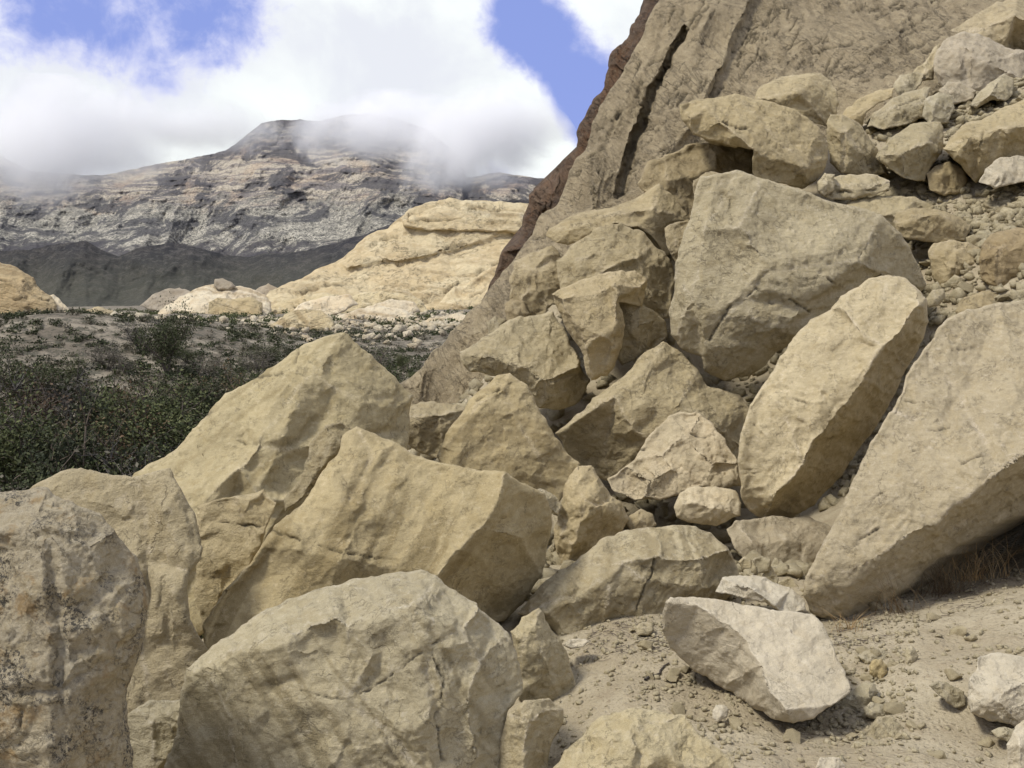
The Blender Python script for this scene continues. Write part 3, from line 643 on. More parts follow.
rock('boulder', 'upright split block at the centre of the upper rubble', B, 12.6,
     "826,125,10 830,114,16 842,113,20 858,122,26 870,138,32 880,152,36 888,174,34 866,176,14 843,174,4 830,164,6", ["842,113 845,132,2 843,174", "845,132 862,150,10 866,176"], tint=(1.0, .97, .9), thick=60)
rock('boulder', 'five-sided block propped on small rocks in the upper rubble', B, 12.2,
     "875,157,10 885,145,20 896,134,32 915,122,44 940,121,50 945,135,40 943,152,30 931,168,22 925,181,18 905,179,8 888,170,8", ["875,157 902,153,-2 928,142,4 945,135", "902,153 905,179"], tint=(1.02, .99, .92), thick=60, mat='mid')
rock('rock', 'small rounded rock in the dark hollow right of the five-sided block', 'rock', 12.3,
     "926,174,8 934,166,14 950,161,18 963,168,18 968,182,14 960,193,8 944,196,4 930,190,4", ["934,166 942,174,2 944,196"], tint=(.92, .87, .78), thick=40)
rock('boulder', 'large pale-topped block at the right edge of the upper rubble', B, 12.0,
     "944,148,10 952,136,22 966,125,36 1000,108,56 1040,92,72 1090,80,80 1090,170,20 1040,165,14 1005,166,14 988,174,18 976,182,22 958,164,10", ["944,148 972,134,2 1000,128,-2 1040,122,-4 1090,114,-2", "972,134 976,182", "1000,128 985,172,10"], tint=(.98, .95, .88), thick=100, cracks=["985,128,1.4 982,142,1.4 976,156,1.4"])
rock('rock', 'small bright stone on the rubble just below the large pale-topped block', 'rock', 11.5,
     "980,182,8 985,168,18 1000,158,24 1020,155,28 1040,158,28 1040,178,10 1015,184,4 995,188,2", ["985,168 1000,176,4 995,188"], tint=1.1, thick=30, mat='grey')
rock('rock', 'layered flat stone lying under the upright split block', 'rock', 11.8,
     "820,188,8 826,178,14 850,174,20 878,175,22 890,181,20 890,190,14 872,196,6 850,200,2 832,200,0 822,196,2", ["826,178 845,186,2 870,186,4 890,181"], tint=1.04, thick=30, cracks=["836,190,1.8 855,193,1.8 880,188,1.8"])
rock('rock', 'small pale stone beside the layered flat stone', 'rock', 11.6,
     "817,182,6 824,173,12 835,175,12 834,190,6 824,197,2 817,192,2", ["824,173 826,184,0 824,197"], tint=1.1, thick=20)
rock('boulder', 'low flat boulder behind the crest of the largest boulder', B, 11.6,
     "840,208,14 856,199,26 880,195,34 915,197,38 935,206,36 925,222,18 900,236,10 880,232,4 858,216,4", ["840,208 870,212,4 900,216,2 925,222"], tint=(1.03, .99, .9), thick=60)
rock('boulder', 'broad low rock with a dark front in the middle of the right rubble', B, 10.8,
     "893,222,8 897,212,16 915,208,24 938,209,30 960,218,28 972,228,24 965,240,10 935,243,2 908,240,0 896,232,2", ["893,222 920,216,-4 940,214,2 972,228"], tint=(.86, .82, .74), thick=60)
rock('boulder', 'angular light brown rock on the rubble right of the largest boulder', B, 10.2,
     "928,252,10 934,244,18 950,240,26 968,241,28 981,250,26 981,270,16 975,288,10 955,298,4 940,292,4 931,275,6", ["928,252 945,256,2 955,266,-4 981,262,6", "945,256 968,241", "955,266 955,298"], tint=(.95, .91, .84), thick=50)
rock('boulder', 'dark brown boulder hanging over a black gap at the right edge', B, 9.6,
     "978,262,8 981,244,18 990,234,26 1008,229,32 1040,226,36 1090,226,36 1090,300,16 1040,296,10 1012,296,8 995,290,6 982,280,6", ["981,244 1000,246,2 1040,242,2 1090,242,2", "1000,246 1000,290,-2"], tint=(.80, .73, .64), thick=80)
rock('rock', 'dull low slab half buried behind the crest of the huge tilted slab', 'rock', 9.3,
     "955,312,8 962,298,18 985,290,26 1005,294,28 1018,300,26 1010,312,10 985,322,4 962,322,2", ["962,298 980,306,4 985,322"], tint=(.85, .8, .72), thick=40)
rock('rock', 'brown flat-topped rock fragment near the top edge of the huge tilted slab', 'rock', 9.0,
     "925,300,6 932,290,12 945,288,14 946,297,10 938,306,4 929,308,2", ["932,290 938,298,2 938,306"], tint=.95, thick=18)
# small stones one can pick out on the sand (lower right)
S = 'stone'
rock('stone', 'sharp-edged stone leaning on the right end of the clean pale wedge', S, 3.9,
     "833,703,6 838,694,14 852,690,20 865,681,26 876,684,28 879,692,22 870,706,10 858,720,4 842,717,2 835,711,2", ["838,694 856,698,4 870,694,8 879,692", "856,698 858,720"], mat='near', tint=.88, thick=24)
rock('stone', 'round yellowish cobble standing on the sand', S, 4.15, "869,665,4 873,659,8 881,659,10 887,665,10 887,675,6 881,681,2 873,679,0 869,673,0", [], mat='near', tint=(1.08, 1.0, .8), thick=14, rnd=6)
rock('stone', 'flat brown stone behind the round yellowish cobble', S, 4.3, "856,655,4 865,651,10 884,649,14 890,655,12 892,668,6 880,672,2 866,666,0", ["856,655 872,658,2 892,668"], mat='near', tint=.9, thick=14)
rock('stone', 'small upright pointed stone on the sand between the cobble and the grass', S, 4.2, "904,656,4 906,646,8 913,646,10 919,656,8 914,664,2 906,665,0", ["913,646 911,656,0 906,665"], mat='near', tint=1.02, thick=10)
rock('stone', 'grey triangular stone lying low on the sand near the bottom', S, 3.65, "858,738,2 868,728,10 878,716,18 892,716,20 902,726,14 916,745,6 900,742,0 878,742,-2", ["878,716 888,732,2 900,742"], mat='near', tint=.85, thick=24)
rock('stone', 'flat stone sunk in the sand just below the grey triangular stone', S, 3.55, "845,752,2 856,742,8 872,740,12 886,750,8 890,757,4 870,760,-2", ["856,742 866,752,0 870,760"], mat='near', tint=.95, thick=16)
rock('stone', 'white chip on the sand under the sharp-edged stone', S, 3.85, "844,728,2 850,723,5 858,728,5 856,733,1 847,732,0", [], mat='white', tint=1.1, thick=7, rnd=2)
rock('stone', 'half buried long stone beside the whitish angular rock', S, 3.75, "929,686,4 938,680,10 952,684,14 964,692,14 966,706,6 956,708,0 942,698,0", ["938,680 948,694,2 956,708"], mat='near', tint=.86, thick=20)
rock('stone', 'small stone tucked under the front of the whitish angular rock', S, 3.5, "990,731,4 1000,727,8 1014,728,8 1017,736,4 1008,742,0 996,738,0", ["1000,727 1004,734,0 1008,742"], mat='near', tint=.95, thick=12)
rock('stone', 'pale five-sided stone in the sand left of the clean pale wedge', S, 3.75, "712,710,2 716,705,6 724,704,8 729,709,6 727,717,2 718,722,-2 712,717,0", ["712,710 721,713,0 727,717"], mat='white', tint=1.05, thick=12)
rock('stone', 'pale flat stone at the very bottom right of centre', S, 3.3, "815,768,0 820,757,8 838,757,10 845,765,8 846,778,0 820,780,-4", ["815,768 832,768,0 845,765"], mat='white', thick=12)
rock('stone', 'grey stone with a flat top at the front foot of the sharp-edged stone', S, 3.8, "862,708,4 870,702,8 884,704,12 888,714,6 876,720,0 864,716,0", ["870,702 876,711,0 876,720"], mat='near', tint=.98, thick=14)
rock('stone', 'small light stone on the slope below the dry grass', S, 4.5, "969,634,2 974,630,6 981,632,6 982,638,2 975,641,0", [], mat='near', tint=1.05, thick=8, rnd=2)
rock('stone', 'brown stone on the sandy slope right of the dry grass', S, 4.7, "988,604,4 994,598,8 1003,600,8 1006,608,4 998,613,0 990,611,0", ["994,598 998,606,0 998,613"], mat='near', tint=.95, thick=12)
rock('stone', 'long thin pale stone lying at the foot of the small triangular rock', S, 4.5, "563,645,2 570,639,6 584,638,8 590,641,6 584,647,0 570,649,0", [], mat='white', thick=8, rnd=2)
rock('stone', 'little grey stone at the front foot of the arched boulder', S, 4.75, "635,627,4 642,622,8 651,623,8 655,630,4 648,636,0 638,635,0", ["642,622 645,630,0 648,636"], mat='near', tint=.92, thick=12)
# stones in the rubble under the dull slab
for i_, (sp, lb, tn) in enumerate([
    ("738,562,2 744,556,6 752,560,6 752,568,0 742,570,0", 'pale chip between the arched boulder and the dull slab', 1.1),
    ("752,560,2 762,556,8 772,560,8 770,572,2 758,574,0", 'dark chip in the rubble below the dull slab', .85),
    ("762,574,2 770,564,8 779,578,6 777,590,0 764,588,0", 'pointed chip in the rubble above the perched pale rock', .98),
    ("778,582,2 790,576,8 800,586,6 796,596,0 782,594,0", 'flat chip at the right end of the rubble below the dull slab', .9)]):
    rock('stone', lb, S, 5.6, sp, [], mat='near', tint=tn, thick=12, rnd=2)
# ------------------------------------------------------------------ the sandstone wall behind the pile
rk = np.random.default_rng(12); fr = []
def frac(n, x0, x1, y0, y1, ang, la, lb, w):
    for _ in range(n):
        x, y = rk.uniform(x0, x1), rk.uniform(y0, y1); L = rk.uniform(la, lb); a = R(ang + rk.normal(0, 7)); dx, dy = math.cos(a) * L / 2, -math.sin(a) * L / 2; b = rk.normal(0, L * .05)
        fr.append("%.1f,%.1f,%.1f %.1f,%.1f,1 %.1f,%.1f,1" % (x - dx, y - dy, w * rk.uniform(.7, 1.3), x + b, y + b, x + dx, y + dy))
frac(46, 660, 830, -10, 110, 58, 14, 50, 2.0); frac(26, 590, 680, 60, 210, 62, 12, 36, 1.9); frac(44, 540, 680, 60, 250, 24, 8, 24, 1.8)
frac(30, 740, 960, 0, 90, 24, 14, 48, 1.9); frac(16, 440, 560, 240, 340, 50, 10, 26, 1.8)
rock('cliff', 'tall bedded sandstone cliff with a dark cleft rising behind the boulder pile', 'cliff', 17.0,
     "398,384,-70 420,365,-60 440,347,-40 470,312,0 497,278,40 517,252,60 530,236,80 541,218,96 560,200,110 565,186,122 575,161,140 587,143,160 594,122,176 609,93,196 622,72,210 634,48,222 651,16,240 666,-6,262 700,-70,310 1180,-80,420 1180,160,60 1000,240,-60 860,300,-70 700,400,-100 560,440,-110 420,430,-90",
     ["683,24,196 672,40,188 657,76,172 643,98,160 633,121,146 627,147,128 620,173,110 615,198,92", "684,27,214 674,46,204 661,78,196 647,103,184 637,130,176 630,155,158 624,177,134 622,196,110",
      "687,30,190 677,50,178 664,80,160 652,106,146 643,134,128 636,160,110 630,180,96 626,198,84",
      "708,14,176 690,56,146 676,96,118 664,134,92 654,170,66", "760,-20,240 735,30,170 712,80,120 690,130,84", "765,-24,262 740,34,186 718,84,136 697,132,96", "840,-30,270 800,40,150 776,80,104", "940,-40,300 900,40,120 850,90,60", "575,161 590,180,100 600,200,76 560,240,36", "588,150,140 604,128,156 622,100,172 650,50,196", "868,53,100 880,44,112 900,34,128", "440,347 500,320,-40 560,300,-60", "1180,60,140 1000,60,40 900,110,0", "600,180,92 594,210,70 570,236,46"],
     mat='cliff', thick=500, step=1.8, cwk=.6, tint=(1.08, 1.03, .92), rough=.3, chip=.2, lap=0, saw=(-66, 700, 820), strata=(-30, 7, 3.2, .4), rnd=10, edge=.3, cdep=3.0, facet=1.1,
     cracks=fr + ["800,56,2.6 830,48,2.6 850,43,3 864,37,3", "835,72,2 852,66,2", "722,30,2.2 706,70,2.2 690,110,2", "752,20,2.2 738,60,2.4", "776,30,2.2 762,62,2.2 742,96,2.2", "620,110,2 608,140,2 598,175,2", "640,60,2 628,90,2", "700,90,2 690,130,2 682,160,2", "560,225,2 585,215,2 600,212,2", "880,30,1.6 900,24,1.6 930,20,1.6", "830,90,1.5 850,86,1.5 868,78,1.5", "600,150,1.8 606,140,1.8", "720,0,2 712,20,2 704,44,2", "690,20,2 730,-14,2", "700,60,1.8 745,14,1.8", "670,120,1.8 700,90,1.8", "612,120,1.8 640,92,1.8", "760,60,2 790,10,2.2 800,-10,2"])
rock('cliff', 'rust-red varnished cliff edge along the left side of the tan cliff', 'cliff', 22.5,
     "486,292,0 497,272,8 505,254,14 520,230,26 530,200,40 553,167,54 564,159,58 576,152,62 580,133,76 597,97,92 613,63,110 632,27,130 647,0,150 668,-60,190 740,-70,190 720,-4,110 680,60,70 650,100,40 624,150,10 605,190,-10 580,215,-30 560,250,-40 525,300,-40",
     ["576,152 586,164,34 578,185,8 556,210,-8 530,250,-20", "597,97 612,108,50 610,150,10", "553,167 556,180,22 545,205,6 520,245,-10", "613,63 632,70,70 650,30,96"],
     mat='red', thick=200, step=1.8, saw=(-28, 900, 901), strata=(-28, 9, 3.6, .3), rnd=6, edge=.5, chip=1.6, rough=1.6, warp=2.0)

# ------------------------------------------------------------------ slickrock domes beyond the valley
rock('dome', 'great cream slickrock dome in the middle distance, crossed by a long dark ledge', 'rock dome', 300.0,
     "250,322,-60 262,302,-20 270,290,10 290,284,30 310,274,50 335,261,70 350,247,84 365,236,94 385,228,106 400,215,120 412,208,124 430,203,130 450,199,136 470,202,138 500,203,140 540,205,142 600,208,142 600,330,-120 520,345,-140 400,345,-150 300,335,-110",
     ["408,218,86 440,214,92 480,218,96 530,216,100", "345,266,44 380,260,46 420,255,52 462,246,68", "346,268,51 381,262.5,53 421,257.5,59 463,248.5,74", "347,276,36 384,270,37 425,266,42 466,257,58", "462,246 500,240,84 540,236,92", "300,320,-60 340,300,-20 400,290,-10 430,285,-6 500,275,4", "365,280,20 400,276,14 410,290,0", "412,208 408,218 404,226,92 440,232,84 500,234,80"],
     mat='dome', thick=300, step=2.0, rnd=12, rough=1.0, chip=.8, strata=(74, 8, 2.6, .5), edge=.3,
     facet=.55, cdep=5, cwk=.8, cracks=["350,265,2.4 385,259,2.6 420,254,2.6 462,245,2.6", "420,300,2 445,290,2 470,276,2 500,262,2", "300,292,2 330,284,2 360,281,2", "345,300,2 375,296,2 400,290,2", "405,218,2 430,222,2 460,220,2 500,224,2", "380,240,1.6 400,236,1.6", "470,300,1.8 500,292,1.8 520,280,1.8"])
rock('dome', 'domed cap of cream rock forming the crest of the great dome', 'rock dome', 326.0,
     "402,226,-4 401,217,6 410,208,20 428,203,30 450,198,34 474,201,32 500,201,34 545,203,34 570,212,26 575,236,-8 530,234,-10 490,232,-10 450,231,-10 418,230,-8", ["401,217 430,216,8 470,212,14 520,215,10 570,212"], mat='dome', thick=60, rnd=5, step=1.4, strata=(80, 6, 2.2, .5), facet=1.6, tint=(.98, .96, .92), cracks=["440,212,1.6 470,208,1.6 500,210,1.6"])
rock('dome', 'bright yellowish bulge at the right foot of the great dome, next to the cliff', 'rock dome', 268.0,
     "426,330,-10 430,312,0 440,301,10 456,288,18 476,277,26 500,262,36 518,247,44 540,236,50 600,236,50 600,335,-10 500,340,-16", ["440,301 480,300,6 520,280,14", "480,300 500,340"], mat='cream', thick=90, rnd=7, step=1.5, strata=(66, 8, 2.2, .5), facet=1.2, tint=(.92, .86, .72), cracks=["470,296,1.8 492,286,1.8 510,270,1.8"])
rock('outcrop', 'layered rock bench along the left foot of the great dome', 'rock outcrop', 232.0,
     "256,326,-6 262,310,6 276,303,14 300,297,22 325,292,28 352,296,24 380,289,28 408,291,26 424,302,14 432,316,4 434,332,-8 350,338,-12 290,334,-10", ["262,310 300,308,8 345,306,8 380,300,12 424,302", "300,308 305,334,-8", "345,306 350,330,-8"], mat='dome', thick=70, rnd=5, step=1.4, strata=(74, 6, 2.4, .5), facet=1.6, tint=(1.02, 1.0, .94), cracks=["280,312,1.6 310,302,1.6 340,300,1.6", "360,308,1.6 390,298,1.6 415,303,1.6"])
rock('dome', 'dark orange dome at the left edge of the middle distance', 'rock dome', 190.0,
     "-60,330,-10 -60,270,30 -20,258,40 0,261,42 18,268,40 34,276,34 42,288,26 52,296,18 57,305,6 56,322,-6 20,330,-16",
     ["-20,285,14 10,284,10 42,288", "10,284 30,300,0 56,322"], mat='dome', tint=(.80, .74, .66), thick=120, rnd=8, rough=1.3, strata=(78, 8, 1.8, .4), edge=.2, cracks=["0,278,1.8 20,280,1.8 40,284,1.8", "10,300,1.8 30,296,1.8 50,300,1.8"])
rock('dome', 'white flank of rock against the orange dome at the left', 'rock dome', 196.0,
     "44,318,-4 46,296,14 52,294,18 60,300,14 68,307,10 73,314,4 70,322,-4", ["52,294 58,308,0 60,322,-8"], mat='cream', thick=50, rnd=3, step=1.5)
rock('dome', 'bright cream dome with a tiny knob on top, centre of the valley', 'rock dome', 230.0,
     "154,320,-6 158,312,6 170,303,20 185,294,32 200,287,40 215,284,44 232,284,44 250,288,42 265,294,38 272,304,20 270,322,-6",
     ["158,312 180,308,6 205,302,8 208,320,-12", "205,302 225,292,20 250,300,14"], mat='cream', thick=100, rnd=7, step=1.5, rough=1.0, strata=(80, 6, 1.2, .4), edge=.2)
rock('outcrop', 'brown rock face in front of the bright cream dome', 'rock outcrop', 222.0,
     "207,320,-4 208,302,8 218,298,12 235,299,14 252,297,16 263,303,14 262,320,-4", ["208,302 235,306,2 235,320,-6"], mat='dome', tint=(.80, .76, .68), thick=30, rnd=3, step=1.5)
rock('knob', 'tiny dark knob of rock on top of the bright cream dome', 'rock', 236.0,
     "213,286,2 215,279,6 222,278,8 230,281,6 236,286,4 230,290,0 218,290,0", [], mat='brown', thick=14, rnd=2, step=1.5)
rock('outcrop', 'low brown ridge behind the bright cream dome, to its left', 'rock outcrop', 330.0,
     "140,306,-4 150,296,6 165,290,14 180,287,18 190,291,16 200,298,8 200,312,-6 160,314,-8", ["150,296 170,300,0 190,291"], mat='brown', thick=60, rnd=4, step=1.5)
rock('outcrop', 'brown knoll between the bright cream dome and the great dome', 'rock outcrop', 320.0,
     "246,298,-2 258,288,8 268,283,12 276,287,10 282,298,0 276,306,-6 256,306,-6", ["258,288 266,296,0 276,306"], mat='brown', thick=50, rnd=4, step=1.5)
rock('outcrop', 'cracked tan outcrop at the left of the valley, above the white boulders', 'rock outcrop', 105.0,
     "70,328,-6 74,318,4 84,310,14 98,307,18 112,310,18 120,318,12 126,330,4 122,342,-6 104,348,-12 84,340,-10", ["74,318 94,318,4 110,326,2 126,330", "94,318 90,340,-10"], mat='dome', tint=(.78, .74, .68), thick=50, rnd=5, step=1.5, rough=1.4)
rock('outcrop', 'cracked pale outcrop in front of the great dome, at its left foot', 'rock outcrop', 120.0,
     "258,342,-10 264,330,0 276,320,12 290,312,22 305,308,26 322,310,26 334,322,16 338,334,6 330,344,-6 300,356,-16 276,352,-14", ["264,330 286,326,4 310,322,8 334,322", "286,326 290,352,-16", "310,322 306,350,-12"],
     mat='dome', tint=(.95, .93, .88), thick=60, rnd=5, step=1.5, rough=1.4, facet=1.6, strata=(40, 7, 1.2))
lows = [("320,336,-6 330,320,8 352,310,20 380,306,24 404,309,22 418,318,12 420,332,0 380,340,-12 345,342,-12", 'cream', 150, 'low cream slab field at the right foot of the great dome'),
        ("395,342,-6 405,328,6 430,318,16 455,314,20 478,318,18 480,340,0 440,348,-12", 'cream', 140, 'pale rock shelf beside the cliff foot, below the great dome'),
        ("285,318,-4 300,304,10 325,296,18 350,294,18 358,304,8 340,314,-4 310,320,-8", 'cream', 200, 'small cream hump low on the left side of the great dome'),
        ("352,318,-4 366,306,8 392,299,14 415,302,14 420,312,4 400,320,-6", 'cream', 185, 'long whitish hump low in the middle of the great dome'),
        ("272,328,-4 280,318,6 300,314,10 318,318,8 316,330,-4 290,334,-8", 'dome', 130, 'rounded cream boulder left of the low cream slab field')]
for o_, m_, d_, lb in lows: rock('outcrop', lb, 'rock outcrop', d_, o_, [], mat=m_, thick=40, rnd=6, step=1.5, rough=1.6, strata=(70, 6, 1.4))
# white boulders tumbling down the left bank
wb = [(104, 333, 9, 5, 'topmost, largest of the white boulders on the left bank'), (116, 341, 6, 4, 'white boulder just under the topmost one on the left bank'),
      (126, 346, 8, 5, 'long white boulder in the middle of the left bank'), (140, 340, 7, 5, 'tan boulder right of the white ones on the left bank'),
      (147, 350, 6, 4, 'rightmost white boulder on the left bank beside the dark shrub'), (107, 364, 8, 4, 'flat white boulder low on the left bank'),
      (122, 370, 7, 5, 'lowest white boulder on the left bank, at the edge of the thicket'), (130, 361, 7, 4, 'white boulder right of the flat low one on the left bank'),
      (96, 345, 5, 3, 'small white boulder left of the group on the left bank'), (134, 333, 6, 4, 'pinkish boulder high on the right of the left bank group'),
      (216, 347, 8, 3, 'flat white slab in the scrub at the centre of the valley'), (255, 343, 7, 3, 'flat white slab in the scrub near the great dome'),
      (352, 338, 8, 4, 'small white boulder at the edge of the scrub under the slab field')]
for x, y, a, b, lb in wb:
    d_ = 62 + (372 - y) * 1.1; pts = []
    for k in range(9):
        an = -math.pi + 2 * math.pi * k / 9; r_ = random.uniform(.8, 1.15)
        px_, py_ = x + a * r_ * math.cos(an), y + b * r_ * math.sin(an)
        pts.append("%.1f,%.1f,%.1f" % (px_, py_, max(0, (y + b - py_)) * 1.2))
    rock('boulder', lb, 'boulder', d_, ' '.join(pts), [], mat='cream', tint=(.86, .84, .80), thick=a * 1.2, rnd=3, step=1.3)

# ------------------------------------------------------------------ the mountain
def mountain_mat(name, dark):
    m, t, bs = new_mat(name, 1.0)
    g = t.node('ShaderNodeNewGeometry', 0)
    z = t.node('ShaderNodeSeparateXYZ', 2, {'Vector': g})
    v = t.vmath('SCALE', g, 0.01)
    big = t.noise(v, 0.55, 6, 0.6, 0.5); mid = t.noise(v, 2.2, 6, 0.65, 0.6)
    spk = t.noise(v, 16.0, 5, 0.85); spk2 = t.noise(v, 34.0, 3, 0.85)
    if dark:  # scrub tones with the cloud shadow painted into the colour
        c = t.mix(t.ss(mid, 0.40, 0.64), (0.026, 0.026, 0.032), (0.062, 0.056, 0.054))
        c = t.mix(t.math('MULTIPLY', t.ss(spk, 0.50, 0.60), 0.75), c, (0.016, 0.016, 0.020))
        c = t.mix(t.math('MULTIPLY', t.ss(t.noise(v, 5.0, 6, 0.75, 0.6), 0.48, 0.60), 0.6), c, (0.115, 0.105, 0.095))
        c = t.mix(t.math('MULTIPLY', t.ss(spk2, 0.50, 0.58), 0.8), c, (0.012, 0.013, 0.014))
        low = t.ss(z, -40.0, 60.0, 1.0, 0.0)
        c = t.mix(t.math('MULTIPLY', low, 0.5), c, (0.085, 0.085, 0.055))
    else:
        # bedding: bands that follow height, bent by noise
        zb = t.math('ADD', t.math('MULTIPLY', z, 0.065), t.math('MULTIPLY', big, 5.0))
        cmb = t.node('ShaderNodeCombineXYZ', 0, {'X': 0.0, 'Y': 0.0, 'Z': zb})
        bands = t.noise(t.vmath('ADD', cmb, t.vmath('SCALE', v, 0.35)), 1.0, 4, 0.7)
        talus = t.mix(t.ss(mid, 0.36, 0.62), (0.25, 0.235, 0.195), (0.52, 0.485, 0.395))
        cl = t.mix(t.ss(bands, 0.42, 0.56), (0.22, 0.195, 0.18), (0.50, 0.44, 0.34))
        cl = t.mix(t.math('MULTIPLY', t.ss(t.noise(t.vmath('ADD', v, (2., 8., 1.)), 0.9, 3, 0.6), 0.52, 0.64), 0.4), cl, (0.46, 0.33, 0.22))
        hi = t.ss(t.math('ADD', z, t.math('MULTIPLY', t.math('SUBTRACT', mid, 0.5), 260.0)), 150.0, 215.0)
        c = t.mix(hi, talus, cl)
        # dark scrub belts
        belt = t.noise(t.vmath('MULTIPLY', v, (0.55, 0.4, 0.95)), 1.0, 7, 0.72, 1.2)
        c = t.mix(t.math('MULTIPLY', t.ss(belt, 0.475, 0.55), 0.88), c, (0.078, 0.075, 0.082))
        sc_ = t.ss(z, 60.0, 330.0, 0.95, 0.35)
        c = t.mix(t.math('MULTIPLY', t.ss(spk, 0.48, 0.54), sc_), c, (0.045, 0.047, 0.045))
        c = t.mix(t.math('MULTIPLY', t.ss(spk2, 0.54, 0.62), 0.6), c, (0.06, 0.06, 0.06))
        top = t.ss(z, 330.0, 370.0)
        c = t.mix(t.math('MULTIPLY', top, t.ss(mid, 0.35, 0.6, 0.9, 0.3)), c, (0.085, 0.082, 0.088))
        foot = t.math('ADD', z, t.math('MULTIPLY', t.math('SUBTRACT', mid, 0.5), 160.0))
        c = t.mix(t.ss(foot, 45.0, 78.0, 0.85, 0.0), c, (0.058, 0.055, 0.060))  # mountain foot darkened too, carrying on the painted cloud shadow
    t.l.new(c, bs.inputs['Base Color'])
    h = t.math('ADD', mid, t.math('MULTIPLY', spk, 0.45))
    b = t.node('ShaderNodeBump', 0, {'Height': h, 'Strength': 0.5, 'Distance': 20.0})
    t.l.new(b, bs.inputs['Normal'])
    return m
def massif(name, ridge, base_y, d_base, d_top, nx, nv, mat, gully, terr, seed, kind='structure', back=700):
    xs = np.linspace(ridge[0][0], ridge[-1][0], nx)
    ry = np.interp(xs, [r[0] for r in ridge], [r[1] for r in ridge])
    ry = ry + fbm(np.column_stack([xs / 14, xs * 0 + seed, xs * 0]), seed, 5, .6) * (1.5 if terr else 2.2)
    vs = np.linspace(0, 1, nv)
    Xg, Vg = np.meshgrid(xs, vs); RY = np.tile(ry, (nv, 1))
    Y = base_y + (RY - base_y) * Vg
    dd = np.interp(Vg.ravel(), [0, .35, .6, .85, 1.0], [0, .42, .66, .86, 1.0]).reshape(Vg.shape)
    D_ = d_base + (d_top - d_base) * dd
    z0 = np.zeros(Xg.size); xr, yr = Xg.ravel(), Y.ravel()
    q = np.column_stack([xr / 46.0 + .35 * yr / 46.0, yr / 58.0, z0 + seed])
    q = q + .5 * np.column_stack([fbm(q * .8, seed + 31, 3), fbm(q * .8, seed + 32, 3), z0])
    rg = 1 - np.abs(fbm(q, seed + 3, 6, .5)) * 2.2
    rg2 = fbm(np.column_stack([xr / 8., yr / 8., z0]), seed + 9, 5, .62)
    spur = fbm(np.column_stack([xr / 110., yr / 160., z0 + 3]), seed + 13, 3)
    dz = (rg.reshape(Xg.shape) * gully + rg2.reshape(Xg.shape) * gully * .34 + spur.reshape(Xg.shape) * gully * 4.5) * np.clip(1.2 - Vg * .6, 0, 1)
    if terr:
        s = Y / 7.0 + 1.2 * fbm(np.column_stack([Xg.ravel() / 60, Y.ravel() / 40, Xg.ravel() * 0]), seed + 20, 3).reshape(Xg.shape)
        dz = dz + terr * (s - np.floor(s) - np.where(s - np.floor(s) > .8, (s - np.floor(s) - .8) * 4, 0)) * np.clip((Vg - .35) * 3, 0, 1)
    D_ = D_ - dz
    W = P(Xg.ravel(), Y.ravel(), D_.ravel()).reshape(nv, nx, 3)
    rows = [W]
    top = W[-1]
    rows.append((top + [0, back * .3, -20.0])[None]); rows.append((top + [0, back, -400.0])[None])
    W = np.concatenate(rows, 0); nv2 = W.shape[0]
    i = np.arange(nv2 - 1)[:, None] * nx + np.arange(nx - 1)[None, :]
    i = i.ravel(); T4 = np.column_stack([i, i + 1, i + nx + 1, i + nx])
    V = W.reshape(-1, 3)
    o = mesh_obj(name, V, T4, mat, None, True, None, V.mean(0)); STAT['v'] += len(V)
    tag(o, kind=kind); return o
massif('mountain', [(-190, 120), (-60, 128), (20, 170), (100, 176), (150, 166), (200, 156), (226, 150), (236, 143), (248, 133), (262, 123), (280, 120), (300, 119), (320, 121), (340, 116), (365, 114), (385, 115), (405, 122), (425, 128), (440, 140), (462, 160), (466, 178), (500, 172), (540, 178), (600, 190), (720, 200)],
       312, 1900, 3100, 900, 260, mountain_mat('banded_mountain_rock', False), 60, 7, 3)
massif('foothills', [(-190, 252), (-40, 249), (0, 250), (40, 248), (60, 243), (85, 241), (100, 249), (118, 256), (132, 250), (150, 245), (180, 243), (205, 249), (225, 256), (245, 257), (265, 253), (300, 252), (320, 247), (340, 241), (365, 234), (385, 226), (405, 219), (430, 212), (470, 205), (520, 200), (720, 190)],  # crest line follows the edge of the cloud shadow
       326, 1250, 1750, 620, 90, mountain_mat('cloud_shadow_scrub_slope', True), 30, 0, 11, back=300)  # scrub slope, its base colour also darkened for the cloud shadow on it

